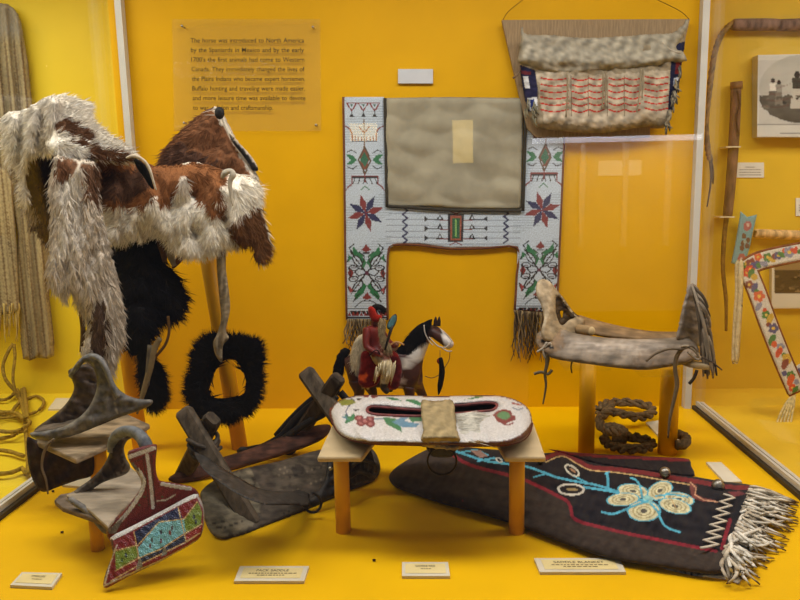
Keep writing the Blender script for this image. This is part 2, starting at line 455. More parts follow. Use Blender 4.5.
label_plate([(62, 485), (86, 487), (96, 475), (76, 474)], 0, .006, 'cream card on the floor behind the post of the lower stirrup', None, 0, False)
label_plate([(48, 409), (66, 409), (72, 398), (56, 398)], 0, .006, 'small white card on the yellow floor of the left neighbouring case', None, 0, False)

q = [P(x, y, YB-.012) for x, y in ((398, 83.5), (433, 83.5), (433, 69), (398, 69))]
o = M().prism(q, (0, .012, 0), sc((196, 200, 206))).build('wall_label', MT['card'], smoothf=False, bevel=.001)
meta(o, 'small blank pale card on the amber wall above the beaded saddle blanket', 'label')

# text panel: a clear sheet standing off the wall on pins
t = thing('text_panel', P(246, 130, YB-.014), 'clear plastic text panel pinned to the amber wall above the hide saddle', 'sign')
yp = YB-.016
q = [P(174, 131, yp), P(321, 131, yp), P(320, 19, yp), P(172, 19, yp)]
M().prism(q, (0, .004, 0), WH).build('clear_sheet', MT['acrylic'], t, smoothf=False)
LN = ["The horse was introduced to North America", "by the Spaniards in Mexico and by the early", "1700's the first animals had come to Western",
      "Canada. They immediately changed the lives of", "the Plains Indians who became expert horsemen.", "Buffalo hunting and traveling were made easier,",
      "and more leisure time was available to devote", "to war, religion and craftsmanship."]
XE = (304, 304, 304.3, 304.5, 305, 305, 305.5, 273)
for i, s_ in enumerate(LN):
    x0 = 190.5+i*.35; x1 = XE[i]; y = 42.5+i*9.62
    def mp(X, Y, x0=x0, x1=x1, y=y): return P(x0+X*(x1-x0), y-Y*6.6, yp-.0006)
    textmesh(s_, mp, 'lettering', MT['ink'], t)
for i, (x, y) in enumerate(((182, 26), (313, 27), (316, 125), (184, 123))):
    a = P(x, y, yp-.008); b = a.copy(); b[1] = YB
    M().tube([a, b], .0022, sc((120, 110, 90)), sm=0).ball(a, .0045, sc((150, 140, 120))).build('pin', MT['alu'], t)

# ---------------------------------------------------------------- beaded saddle blanket on the wall
RED, NAVY, BLK, GRN, WHT = (120, 38, 36), (30, 34, 78), (26, 22, 26), (36, 110, 68), (186, 200, 214)
pt = Paint(WHT, .07, 3)
for y in np.arange(98, 320, 2.6): pt.line([(340, y), (391, y+.4)], .5, (158, 172, 186)).line([(513, y), (566, y+.4)], .5, (158, 172, 186))
for y in np.arange(207, 250, 6.): pt.line([(386, y), (455, y+1.2), (520, y+1)], .8, (140, 150, 166))
def motif(cx, x0, sx, y0):
    "the border pattern; cx(y) is the middle of the strip"
    X = lambda dx, y: (cx(y)+dx*sx, y+y0)
    def Lp(a, w, c): pt.line([X(*p) for p in a], w, c)
    def Pp(a, c): pt.poly([X(*p) for p in a], c)
    for d in (-12, -.5, 11):
        Lp([(d-5, 103), (d+5, 103), (d, 111), (d-5, 103)], 1.3, RED); Lp([(d, 111), (d, 116)], .9, BLK); Pp([(d-2.6, 117), (d+2.6, 117), (d, 113)], BLK); Pp([(d-1.5, 104.6), (d+1.5, 104.6), (d, 107)], (40, 90, 80))
    for s in (-1, 1):
        Lp([(s*19, 126), (s*14, 129), (s*12, 134), (s*12, 141)], 1.3, RED); Lp([(0, 141), (s*12, 141)], 1.1, BLK)
        for d in (2.5, 6, 9): Lp([(s*d, 141), (s*d, 136.5)], .9, RED)
        Lp([(0, 147), (s*6, 160), (0, 174)], 1.6, (84, 66, 40)); Lp([(0, 150), (s*4, 160), (0, 169)], 1.6, (120, 60, 40))
        Pp([(s*8, 160), (s*12, 155), (s*19, 154), (s*14, 160), (s*19, 165), (s*12, 164)], GRN)
        Lp([(s*8, 166), (s*12, 169), (s*17, 167)], 1, BLK); Lp([(s*8, 153), (s*13, 150), (s*17, 152)], .9, BLK)
        Lp([(0, 176), (s*13, 176), (s*13, 184), (s*17, 187), (s*19, 190)], 1.3, RED); Lp([(0, 177.5), (s*12, 177.5)], 1.4, BLK)
        for d in (0, 5, 10): Lp([(s*d, 178), (s*(d+2), 184)], .9, BLK)
        Lp([(0, 186), (s*4, 190)], .9, GRN)
        # flowers
        Pp([(0, 262), (s*5, 256), (s*13, 246), (s*14, 252), (s*8, 264), (s*3, 268)], GRN)
        Pp([(0, 286), (s*4, 282), (s*13, 296), (s*11, 300), (s*5, 294)], GRN)
        Lp([(0, 273), (s*9, 262), (s*17, 256), (s*19, 262)], 1.4, BLK); Lp([(0, 273), (s*10, 284), (s*17, 292), (s*19, 286)], 1.4, BLK)
        Lp([(s*2, 270), (s*9, 268), (s*12, 272), (s*8, 276), (s*2, 274)], 1.2, BLK)
        Lp([(s*6, 260), (s*12, 256), (s*17, 248), (s*12, 244)], 1.1, BLK); Lp([(s*5, 292), (s*10, 296), (s*14, 302)], 1.1, BLK)
        Pp([(s*13, 273), (s*16, 268), (s*19, 273), (s*16, 279)], RED)
        Lp([(s*3, 262), (s*2, 256), (s*7, 252)], 1, BLK); Lp([(s*5, 266), (s*12, 262)], 1, BLK)
        Lp([(s*2, 300), (s*8, 303), (s*12, 307)], 1, BLK)
    Pp([(-4.2, 160), (0, 151), (4.2, 160), (0, 168)], (30, 96, 66)); Lp([(0, 120), (0, 147)], 1, (110, 80, 50)); Lp([(-5, 127), (0, 133), (5, 127)], 1.1, RED); Lp([(0, 174), (0, 182)], 1.2, RED)
    c0 = X(0, 213)
    for k in range(8):
        a = math.radians(-19+45*k+3); c = (RED, NAVY)[k % 2]; r = 19.5
        P_ = lambda rr, aa: (c0[0]+rr*math.sin(aa)*.97, c0[1]-rr*math.cos(aa))
        pt.poly([P_(0, 0), P_(r*.52, a-.36), P_(r, a), P_(r*.52, a+.36)], c)
    for s in (-1, 1):
        for (ex, ey, rx, ry, an) in ((9, 261, 7, 4, -50), (9, 286, 7, 4, 50), (13, 268, 5, 3, -10), (13, 279, 5, 3, 10)):
            cx0, cy0 = X(s*ex, ey); pt.ell(cx0, cy0, rx, ry, BLK, s*an).ell(cx0, cy0, rx-1.2, ry-1.2, WHT, s*an); pt.line([(cx0-2, cy0), (cx0+2, cy0)], .8, (90, 60, 70))
        Pp([(s*2, 256), (s*8, 252), (s*6, 258)], GRN); Pp([(s*2, 292), (s*8, 297), (s*6, 290)], GRN); Pp([(s*14, 258), (s*18, 254), (s*18, 262)], GRN); Pp([(s*14, 290), (s*18, 286), (s*17, 294)], (150, 60, 60))
        Lp([(0, 273), (s*16, 252)], 1.1, BLK); Lp([(0, 273), (s*16, 294)], 1.1, BLK); Lp([(s*18, 268), (s*16, 273), (s*18, 279)], 1, BLK)
    for yy in (250, 298): Pp([(-5, yy), (-2, yy-3), (0, yy-6), (2, yy-3), (5, yy), (0, yy+2)], RED); Lp([(-3, yy+3), (3, yy+3)], 1, BLK)
    pt.ell(*X(0, 273), 2, 2, (90, 40, 60))
    for k in range(-18, 19, 4): Pp([(k-2, 316), (k+2, 316), (k, 311)], RED); Pp([(k, 310.5), (k+4, 310.5), (k+2, 315)], BLK)
    Lp([(-20, 309), (20, 309)], 1, BLK); Lp([(-20, 317.5), (20, 317.5)], 1.2, BLK)
cl = lambda y: 363.5+(y-97)*.018; cr = lambda y: 546-(y-140)*.052
motif(cl, 0, 1, 0); motif(cr, 0, 1, -3)
zz = [(405+(2.4 if i % 2 else -2.4), 207+i*3.7) for i in range(11)]; pt.line(zz, 1.7, NAVY)
zz = [(506+(2.4 if i % 2 else -2.4), 210+i*3.3) for i in range(11)]; pt.line(zz, 1.7, NAVY)
pt.poly([(448, 214), (464, 214), (463, 242), (448, 242)], BLK); pt.poly([(450.5, 216), (461.5, 216), (461, 240), (450.5, 240)], (150, 80, 60)); pt.poly([(452, 218), (460, 218), (459.5, 238.5), (452, 238.5)], (30, 86, 52))
pt.line([(456, 220), (456, 236)], 1.6, (120, 170, 90)); pt.line([(450, 211), (456, 214), (462, 211)], 1, RED); pt.line([(450, 245), (456, 242), (462, 245)], 1, RED)
for y in (216, 225.5, 235):
    for s, xx in ((-1, 440), (1, 472)):
        pt.poly([(xx-3.5, y+4), (xx+3.5, y+4), (xx, y-2)], BLK); pt.poly([(xx-1.5, y+3), (xx+1.5, y+3), (xx, y)], WHT); pt.line([(xx, y+4), (xx+s*-8, y+4)], .8, RED)
        e = xx+s*14; pt.poly([(e-2.5*s, y+3), (e+1.5*s, y), (e+1.5*s, y+6)], BLK); pt.line([(xx+s*3, y+3), (e, y+3)], .8, BLK)
B0 = YB-.014
tb = thing('beaded_saddle_blanket', P(450, 330, B0), 'white beaded H-shaped saddle blanket with red and blue stars hung flat on the amber wall', 'saddle blanket')
e1 = [(343.5, 97), (384, 97), (385.5, 160), (386, 206), (410, 207.5), (450, 211), (522, 211), (523, 160), (526, 118), (565, 120), (563, 170), (560.5, 230), (557.5, 300), (556, 313), (515, 310), (517, 275), (517.5, 247), (485, 247.5), (450, 248), (420, 244), (397, 244), (388.5, 249), (387, 280), (387.5, 320), (347, 320), (345.5, 250), (344.5, 160)]
m = M(); inflate(m, e1, vert(B0), FR, .004, .006, R=2.5, step=.85, col=pt, colb=(.2, .15, .1), sm=0); m.build('beadwork', MT['bead'], tb, smoothf=False)
m = M()
ed = [(343.5, 97), (344.5, 160), (345.5, 250), (347, 320)], [(387.5, 320), (387, 280), (388.5, 249), (397, 244.5), (420, 245), (450, 248.5), (485, 248), (517.5, 247.5), (517, 275), (515, 310)], [(564.5, 120), (562.5, 170), (560, 230), (557, 300), (555.5, 313)]
for e_ in ed: m.tube([P(x, y, B0) for x, y in e_], .0045, sc((110, 70, 48)), n=6, sm=3)
m.build('edge_binding', MT['cloth'], tb)
cp = Paint((152, 146, 126), .04, 60)
rel = lambda u, v: .005*sn(u, v, 60, 9, 2)+.006*np.abs(sn(u*.6+v*.4, v*.6-u*.3, 34, 12, 1))
m = M(); inflate(m, [(384, 98), (450, 97), (524, 98), (523, 140), (522, 175), (521.5, 210), (490, 210), (455, 209), (420, 206.5), (386, 206)], vert(B0-.008), FR, .003, .004, R=3, step=2.2, col=cp, relief=rel, sm=0); m.build('canvas_panel', MT['canvas'], tb)
m = M()
for a in ([(385, 98), (386, 150), (387, 207)], [(387, 206), (410, 207.5), (450, 210), (521, 211)], [(523, 211), (524.5, 160), (525.5, 120)]): m.tube([P(x, y, B0-.012) for x, y in a], .005, sc((60, 56, 48)), n=6, flat=.6)
m.build('dark_border', MT['cloth'], tb)
def fringe(m, x0, y0, x1, y1, n, L, Y, cols, wd=.0022, spread=.15, up=FR, dirv=(0, 1), jz=.02, curl=3.):
    for i in range(n):
        t_ = (i+random.random())/n; x = x0+(x1-x0)*t_; y = y0+(y1-y0)*t_; l = L*random.uniform(.65, 1.1)
        p = []; dx = random.gauss(0, spread); yy = Y-random.uniform(0, jz)
        for k in range(5):
            s_ = k/4; p.append(P(x+dirv[0]*l*s_+dx*l*s_+math.sin(k*1.7+i)*curl*s_, y+dirv[1]*l*s_, yy-.004*math.sin(k*2+i)))
        m.tube(p, [wd, wd, wd*.8, wd*.5], lin(random.choice(cols)), n=5, sm=2, flat=.6)
fc = [(120, 104, 74), (96, 80, 58), (140, 122, 90), (66, 54, 40)]
m = M(); fringe(m, 347, 319, 386, 319, 60, 31, B0-.002, fc); m.build('fringe', MT['hide'], tb)
m = M(); fringe(m, 514, 310, 548, 313, 64, 47, B0-.002, fc, spread=.12); m.build('fringe', MT['hide'], tb)

# ---------------------------------------------------------------- board and bag
yb = YB-.036
q = [P(x, y, yb) for x, y in ((536, 137), (650, 137.5), (650, 128), (664, 128), (690, 19), (502, 20), (527, 128))]
tB = thing('mounting_board', P(590, 137, yb), 'tan linen board hung by a thin cord near the top of the amber wall', 'board')
M().prism(q, (0, .018, 0), sc((150, 128, 98))).build('panel', MT['linen'], tB, smoothf=False)
for cc_ in (((503, 20), (508, 12), (520, 2), (530, -6)), ((689, 19), (680, 11), (662, 2), (645, -6))):
    m = M(); m.tube([P(x, y, yb+.006) for x, y in cc_], .0010, sc((90, 60, 20)), n=5); m.build('hanging_cord', MT['rope'], tB)
bp_ = Paint((138, 126, 104), .35, 14)
bp_.poly([(536, 72), (600, 74), (672, 70), (668, 118), (600, 128), (545, 122)], (170, 158, 138), 2, 20)
for x0, x1, yy in ((541, 568, 0), (572, 588, .5), (589, 604, 0), (609, 624, 0), (625, 640, 0), (645, 668, -1.5)):
    for r in range(6): pt_ = [(x0, 78+r*6.3+yy), ((x0+x1)/2, 80+r*6.4+yy), (x1, 78.5+r*6.2+yy)]; bp_.line(pt_, 1.4, (172, 40, 30), 3)
for x in (571, 588, 607, 624): bp_.line([(x, 76), (x+.5, 116)], .8, (110, 92, 72))
for r in range(4):
    pass
bp_.poly([(518, 64), (535, 70), (538, 90), (537, 110), (528, 112), (521, 90)], (34, 34, 62))
bp_.poly([(523, 76), (528, 76), (530, 88), (525, 88)], (198, 200, 205)); bp_.poly([(520, 70), (531, 72), (531, 75), (521, 74)], (90, 34, 40))
bp_.poly([(527, 98), (537, 97), (538, 110), (530, 111)], (190, 194, 200)); bp_.poly([(530, 100), (534, 99), (535, 108), (531, 109)], (34, 50, 110))
bp_.poly([(672, 45), (690, 40), (690, 110), (668, 110)], (30, 32, 60)); bp_.line([(684, 75), (674, 112)], 2, (170, 172, 180)); bp_.poly([(676, 62), (681, 60), (680, 74), (675, 74)], (110, 36, 40)); bp_.poly([(674, 78), (679, 77), (677, 86), (673, 86)], (180, 186, 200))
tg = thing('rawhide_bag', P(602, 134, yb-.03), 'grey buckskin saddlebag with rows of red quillwork lines mounted on the linen board', 'bag')
bo = [(521, 40), (545, 36), (600, 38), (660, 35), (684, 36), (682, 60), (679, 85), (674, 105), (669, 122), (662, 128), (650, 126), (630, 129), (600, 133), (560, 131), (536, 127), (529, 115), (524, 95), (520, 68)]
rel = lambda u, v: .007*sn(u, v, 34, 21, 2)+.005*np.exp(-((v-122)/7)**2)+.003*np.abs(sn(u, v, 16, 22, 2))
m = M(); inflate(m, bo, vert(yb-.03), FR, .026, .026, R=14, step=.8, col=bp_, relief=rel, jag=.25); m.build('body', MT['hide'], tg)
fp_ = Paint((150, 144, 128), .42, 15)
rel2 = lambda u, v: .007*sn(u*.6, v, 26, 33, 2)+.005*np.abs(sn(u, v, 18, 34, 2))+.006*np.exp(-((v-60)/6)**2)
fo = [(521, 31), (523, 27), (526, 34), (550, 35), (585, 38), (625, 36), (655, 34), (672, 33), (682, 25), (688, 19), (687, 30), (681, 40), (676, 48), (683, 52), (687, 60), (682, 62), (670, 63), (655, 66), (630, 69), (600, 71), (580, 73), (560, 73), (540, 70), (527, 66), (518, 62), (519, 52), (521, 42)]
m = M(); inflate(m, fo, vert(yb-.052), FR, .014, .018, R=6, step=1.8, col=fp_, relief=rel2, jag=.25)
m.build('flap', MT['hide'], tg)
fl_bag = m
for a in ([(567, 72), (567.5, 92), (566, 117)], [(603, 71), (603, 92), (602, 109)], [(605.5, 71), (606, 90), (605, 106)], [(641, 69), (640, 88), (637, 112)], [(643, 69), (643, 84), (642, 98)]):
    m = M(); m.tube([P(x, y, yb-.066) for x, y in a], .0022, sc((140, 128, 104)), n=6); m.build('thong', MT['hide'], tg)
m = M()
for i in range(34):
    y = random.uniform(66, 126); x = 682-(y-60)*.22+random.uniform(-3, 1); l = random.uniform(5, 12)
    m.tube([P(x, y, yb-.05), P(x+1, y+l*.5, yb-.062), P(x+random.uniform(-1, 6), y+l, yb-.058)], [.0035, .003, .0018], lin(random.choice([(110, 104, 90), (74, 70, 62), (140, 130, 108)])), n=5, sm=2)
m.build('side_fringe', MT['hide'], tg); m = M()
for i in range(10):
    x = random.uniform(524, 540); y = random.uniform(98, 120); m.tube([P(x, y, yb-.05), P(x-1, y+5, yb-.062), P(x+1, y+10, yb-.058)], [.003, .002], lin((116, 112, 92)), n=5, sm=2)
m.build('side_fringe', MT['hide'], tg); m = M(); m.tube([P(521, 66, yb-.03), P(518, 74, yb-.04), P(513, 78, yb-.03)], .003, sc((120, 100, 80)), n=6); m.build('tie', MT['hide'], tg); m = M()
m.tube([P(662, 42, yb-.067), P(670, 50, yb-.07), P(680, 53, yb-.066)], [.004, .003, .005], sc((170, 160, 142)), n=6)
m.build('tie', MT['hide'], tg)

# ================================================================ left neighbouring case
def uv_stripes(u, v):
    b = np.tile(lin((154, 140, 108)), (len(u), 1)); s = sn(u*.7, v*.05, 9, 40, 2)
    x = u-np.interp(v, (0, 100, 360), (0, 10, 36))
    k = np.sin(x*.78+1.2*np.sin(v*.012))+.45*np.sin(x*1.9+1)
    c = np.where((k > .62)[:, None], lin((106, 88, 66)), b); c = np.where((k < -1.0)[:, None], lin((132, 116, 90)), c)
    c = c*(1+.2*s)[:, None]
    top = np.clip((44-v)/14, 0, 1)[:, None]
    return np.clip(c*(1-top)+lin((140, 134, 122))*top, 0, 1)
yl = Y2-.03
o1 = [(-70, -6), (0, 3), (9, 5), (16, 11), (21, 22), (24, 40), (28, 62), (31, 92), (36, 150), (43, 205), (49, 240), (48, 280), (52, 320), (54, 356), (38, 357.5), (23, 359), (20, 320), (16, 270), (10, 200), (-70, 200)]
m = M(); inflate(m, o1, vert(yl), FR, .012, .01, R=5, step=1.3, col=uv_stripes, relief=lambda u, v: .010*np.sin(u*.5-v*.05), sm=2, jag=.15)
tl = thing('striped_textile', P(20, 360, yl), 'tan and brown striped woven textile with rounded top hanging at the far left edge', 'textile')
m.build('cloth', MT['cloth'], tl)
m = M(); inflate(m, [(-70, 150), (6, 170), (13, 200), (17, 250), (19, 300), (20, 310), (0, 315), (-70, 310)], vert(yl-.025), FR, .01, .01, R=4, step=1.4, col=uv_stripes, sm=2)
fringe(m, -70, 305, 20, 303, 70, 36, yl-.02, [(176, 150, 84), (150, 124, 66), (190, 168, 104)], spread=.04, curl=1)
m.build('fringed_end', MT['cloth'], tl)
# coiled rope on the left floor
m = M(); rc = sc((146, 120, 46)); Yr = 1.95
pts = []
for k, (cx_, cy_, rx_, ry_, z) in enumerate(((2, 398, 18, 17, .01), (-8, 425, 34, 14, .01), (8, 422, 22, 10, .03), (0, 378, 22, 22, .01), (-4, 462, 32, 12, .01))):
    for a in range(0, 360, 30):
        A = math.radians(a); pts.append(G(cx_+rx_*math.cos(A)+2*math.sin(a), cy_+ry_*math.sin(A), z+.006))
top = [P(13, 344, yl-.03), P(8, 352, yl-.05), P(3, 366, yl-.06), P(6, 380, yl-.08)]
m.tube(top+pts, .0062, rc, n=7, sm=4, wob=.08)
m.tube([P(14, 344, yl-.03), P(15, 358, yl-.05), P(13, 380, yl-.08), G(20, 400, .01), G(36, 396, .01), G(44, 402, .01), G(36, 412, .01), G(14, 417, .01), G(-20, 420, .01)], .0055, rc, n=7, wob=.08)
o = m.build('coiled_rope', MT['rope']); meta(o, 'braided tan rope looped in coils on the floor of the left neighbouring case', 'rope')

# ================================================================ right neighbouring case
yr = Y2-.03
tq = thing('riding_whip', P(760, 30, yr), 'long whip with mauve wooden handle and braided lash high on the right yellow wall', 'whip')
m = M(); hc = sc((122, 96, 84)); a = P(732, 24.5, yr); b = P(930, 22, yr)
m.tube([a, P(738, 24.8, yr), P(775, 24.5, yr), P(779, 25, yr), P(784, 25, yr), P(790, 25, yr), b], [.015, .0195, .020, .017, .019, .018, .0205, .0205], np.array([hc, hc, hc*1.1, hc*1.25, hc, hc, hc]), n=12, sm=3); m.build('handle', MT['wood'], tq)
m = M(); lash = [(738, 21), (731, 24), (722, 34), (716, 48), (713, 62), (710, 85), (707, 110), (706, 130), (708, 150), (710, 160)]
L3 = smooth(lash, 6); 
for ph in (0, 2.1, 4.2): m.tube([P(x+1.5*math.cos(i*.9+ph), y+.8*math.sin(i*.9+ph), yr-.004*math.sin(i*.9+ph)) for i, (x, y) in enumerate(L3)], .0058, sc((136, 108, 62)), n=6, sm=2)
lsh = m.build('braided_lash', MT['leather'], tq)
for a_ in ([P(710, 158, yr), P(713, 170, yr), P(713, 184, yr)], [P(710, 158, yr), P(711, 180, yr), P(707, 207, yr)]): m = M(); m.tube(a_, [.005, .0025], sc((96, 74, 44)), n=6); m.build('lash_tail', MT['leather'], lsh)
tc_ = thing('wooden_quirt', P(727, 216, yr), 'upright wooden quirt stick with hanging brown lash on the right yellow wall', 'quirt')
m = M(); m.tube([P(736.5, 82, yr), P(736.3, 89, yr)], .0195, sc((126, 92, 62)), n=12, sm=0); m.tube([P(736, 88, yr), P(734.5, 130, yr), P(731, 180, yr), P(727.5, 216, yr)], [.0165, .017, .0165, .0155], sc((116, 86, 66)), n=12); m.build('stick', MT['wood'], tc_)
m = M(); m.tube([P(738, 90, yr-.02), P(740, 105, yr-.022), P(737, 120, yr-.022), P(739, 134, yr-.022)], .004, sc((90, 62, 44)), n=6); m.build('wrist_thong', MT['leather'], tc_)
m = M(); m.tube([P(727, 214, yr), P(724, 240, yr), P(723, 270, yr), P(726, 300, yr), P(726, 331, yr)], [.009, .008, .007, .005], sc((120, 88, 34)), n=6, flat=.5); m.build('lash', MT['leather'], tc_)
for y in (147, 217):
    c_ = P(733 if y < 200 else 727, y, yr-.019)
    o = M().box(c_+np.array([-.027, -.009, -.002]), c_+np.array([.022, .042, .002]), sc((226, 214, 180))).build('plastic_clip', MT['plas'], smoothf=False)
    meta(o, 'pale clip holding the wooden quirt '+('at mid height' if y < 200 else 'at its lower end just above the lash'), 'clip', 'clips holding the quirt')
# photographs
pp = Paint((214, 212, 204)); pp.poly([(759, 60), (856, 60), (856, 124), (759, 124)], (200, 198, 192))
pp.ell(805, 88, 46, 34, (184, 182, 174)); 
ang = np.linspace(-.05, math.pi+.05, 30); pp.poly([(805+46*math.cos(a), 97+26*math.sin(a)) for a in ang], (84, 78, 68), 1.2, 9)
for k in range(26): pp.ell(random.uniform(765, 850), random.uniform(98, 116), random.uniform(2, 5), random.uniform(1, 2), random.choice([(110, 104, 92), (44, 40, 34), (90, 84, 72)]))
def fig(x, y, h, c1, c2): pp.ell(x, y-h*.46, h*.08, h*.09, (40, 36, 30)); pp.poly([(x-h*.14, y-h*.38), (x+h*.14, y-h*.38), (x+h*.12, y-h*.02), (x-h*.1, y-h*.02)], c1); pp.poly([(x-h*.14, y-h*.08), (x+h*.12, y-h*.08), (x+h*.16, y+h*.46), (x, y+h*.42), (x-h*.18, y+h*.44)], c2)
fig(773, 93, 27, (226, 222, 214), (92, 86, 76)); fig(779, 94, 25, (150, 146, 138), (120, 114, 104)); fig(797, 92, 38, (60, 56, 48), (190, 186, 176)); fig(815, 92, 34, (150, 146, 136), (80, 76, 68))
for k in range(30): pp.ell(random.uniform(764, 846), random.uniform(96, 99), random.uniform(1, 2.2), random.uniform(.6, 1.4), random.choice([(84, 78, 68), (150, 144, 132), (60, 54, 46)]))
pp.line([(778, 88), (790, 84)], .6, (120, 114, 104))
pp.poly([(756, 124.5), (860, 124.5), (860, 125.4), (756, 125.4)], (150, 148, 142)); pp.line([(774, 129.5), (838, 129.5)], .8, (130, 128, 126)); pp.line([(780, 133), (832, 133)], .8, (140, 138, 136))
yph = Y2-.05
m = M(); inflate(m, [(758, 55), (858, 53), (858, 137), (757, 137)], vert(yph), FR, .001, .001, R=1, step=1.1, col=pp, colb=lin((190, 185, 170)), sm=0)
m.prism([P(x, y, yph+.002) for x, y in ((758, 137), (858, 137), (858, 53), (758, 55))], (0, .044, 0), sc((206, 190, 120)))
o = m.build('photograph', MT['card'], smoothf=False); meta(o, 'framed sepia print of people standing outdoors on the right yellow wall above the cards', 'photograph')
pp = Paint((214, 206, 186)); pp.poly([(774.5, 252), (862, 249), (862, 294), (774.5, 294)], (74, 58, 36), 0); 
for k in range(60): pp.ell(random.uniform(776, 856), random.uniform(276, 294), random.uniform(1.5, 4), random.uniform(.6, 1.6), random.choice([(120, 98, 62), (50, 40, 26), (96, 78, 50), (140, 116, 76)]))
pp.poly([(774.5, 252), (862, 249), (862, 268), (774.5, 270)], (150, 122, 78))
m = M(); inflate(m, [(772, 249), (864, 246), (864, 308), (771.5, 308.5)], vert(Y2-.02), FR, .001, .001, R=1, step=1.3, col=pp, colb=lin((190, 185, 170)), sm=0)
m.prism([P(x, y, Y2-.018) for x, y in ((771.5, 308.5), (864, 308), (864, 246), (772, 249))], (0, .018, 0), sc((200, 190, 150)))
o = m.build('photograph', MT['card'], smoothf=False); meta(o, 'dark brown print with wide white lower margin behind the beaded collar on the right wall', 'photograph')
for (x0, y0, x1, y1, s_) in ((736.5, 162.5, 764, 177.5, 'white printed card on the right yellow wall beside the wooden quirt'), (796, 198, 830, 216, 'blank-looking white card cut by the right edge of the picture above the wooden handle')):
    t = thing('label_card', P((x0+x1)/2, y1, Y2), s_, 'label')
    M().prism([P(x0, y1, Y2-.004), P(x1, y1, Y2-.004), P(x1, y0, Y2-.004), P(x0, y0, Y2-.004)], (0, .004, 0), sc((226, 224, 216))).build('backing', MT['card'], t, smoothf=False)
    m = M()
    for r in range(4):
        x = x0+(9 if r == 0 else 3); 
        while x < x1-(9 if r == 0 else 4):
            l = random.uniform(.8, 2.4); m.prism([P(a, b_, Y2-.0045) for a, b_ in ((x, y0+5+r*2.6), (x+l, y0+5+r*2.6), (x+l, y0+4.2+r*2.6), (x, y0+4.2+r*2.6))], (0, .0003, 0), sc((120, 116, 106))); x += l+.6
    m.build('small_print', MT['card'], t, smoothf=False)
# beaded blue whip flap with wooden handle
tw = thing('beaded_quirt', P(745, 266, yr), 'wooden-handled quirt with a sky blue beaded flap showing pink flowers on the right wall', 'quirt')
pf = Paint((118, 168, 178), .08, 3)
pf.ell(747.5, 226, 3.8, 5, (176, 92, 96), 15).ell(748, 225, 1.4, 2, (214, 190, 180), 15).ell(741.5, 258, 3.8, 4.6, (176, 92, 96), 15).ell(741, 259, 1.4, 2, (214, 190, 180), 15)
for a, b_ in ((744, 236), (748, 240), (743, 243), (747, 246), (742, 248)): pf.ell(a, b_, 2.2, 2.8, (104, 66, 48))
pf.ell(745, 242, 1.6, 2, (150, 170, 160))
m = M(); inflate(m, [(740.5, 211), (747, 217), (757, 214.5), (753, 232), (749, 250), (744, 267), (731, 263), (735, 245), (738, 228)], vert(yr), FR, .004, .004, R=2.5, step=.9, col=pf, sm=0); m.build('beaded_flap', MT['bead'], tw, smoothf=False)
m = M(); m.tube([P(756, 233, yr), P(770, 234, yr), P(900, 240, yr)], [.013, .015, .017, .017], sc((206, 170, 116)), n=12); m.build('handle', MT['wood'], tw)
# beaded collar strips
Yk = 2.28
pk = Paint((206, 196, 180), .07, 3)
cA = [(744, 270), (757, 262), (775, 257), (800, 252), (850, 243)]; cB = [(747, 268), (757, 292), (767, 320), (778, 348), (788, 372), (797, 392)]
A_ = smooth(cA, 6); B_ = smooth(cB, 6)
fl = [(200, 60, 30), (46, 112, 44), (196, 156, 40), (120, 40, 36), (60, 60, 110), (46, 112, 44), (206, 80, 30), (130, 130, 150)]
for Q, n_ in ((A_, 24), (B_, 26)):
    for i in range(n_):
        k = min(int(i*(len(Q)-1)/n_)+1, len(Q)-1); x, y = Q[k]; d = Q[k]-Q[k-1]; d = d/np.hypot(*d); o_ = random.uniform(-4.5, 4.5); r = random.uniform(2.7, 4.3)
        cc = fl[i % len(fl)]; X_, Y_ = x-d[1]*o_, y+d[0]*o_
        if i % 3 == 0:
            for g in range(5): pk.ell(X_+r*.9*math.cos(g*1.257), Y_+r*.9*math.sin(g*1.257), r*.62, r*.62, cc)
            pk.ell(X_, Y_, r*.45, r*.45, (220, 180, 60))
        elif i % 3 == 1: pk.ell(X_, Y_, r*1.4, r*.75, cc, math.degrees(math.atan2(d[1], d[0]))+40); pk.ell(X_+2, Y_-2, r, r*.6, cc, 100)
        else: pk.ell(X_, Y_, r*.8, r*.8, cc)
def strip(Q, w, out=0):
    Q = np.array(Q); d = np.gradient(Q, axis=0); d = d/np.hypot(d[:, 0], d[:, 1])[:, None]; n_ = np.stack([-d[:, 1], d[:, 0]], 1)
    return np.vstack([Q+n_*w/2, (Q-n_*w/2)[::-1]])
tk = thing('beaded_collar', P(797, 395, Yk), 'floral beaded horse collar with brown piping propped at the right edge of the picture', 'horse collar')
sA, sB = strip(A_, 17.5), strip(B_, 17)
fB = planeY((745, 268, Yk), (800, 252, Yk), (797, 392, Yk-.1))
m = M(); inflate(m, sA, vert(fB), FR, .007, .007, R=3, step=.95, col=pk, sm=0); m.build('top_band', MT['bead'], tk, smoothf=False)
m = M(); inflate(m, sB, vert(lambda u, v: fB(u, v)-.004), FR, .007, .007, R=3, step=.95, col=pk, sm=0); m.build('side_band', MT['bead'], tk, smoothf=False)
m = M()
pc = [(796, 372), (800, 366), (830, 352)]; pk2 = Paint((206, 200, 186)).ell(799, 372, 3, 4, (60, 60, 120)).ell(808, 366, 4, 5, (60, 60, 120)).ell(803, 380, 3, 3, (180, 60, 30))
inflate(m, strip(smooth([(796, 378), (812, 368), (840, 352)], 5), 20), vert(lambda u, v: fB(u, v)+.004), FR, .006, .006, R=3, step=1.2, col=pk2, sm=0); m.build('lower_band', MT['bead'], tk, smoothf=False)
m = M()
for Q in (sA, sB): m.tube([P(x, y, float(fB(x, y))-.002) for x, y in Q], .0045, sc((120, 62, 34)), n=6, sm=0, closed=True)
m.build('piping', MT['leather'], tk)
m = M(); 
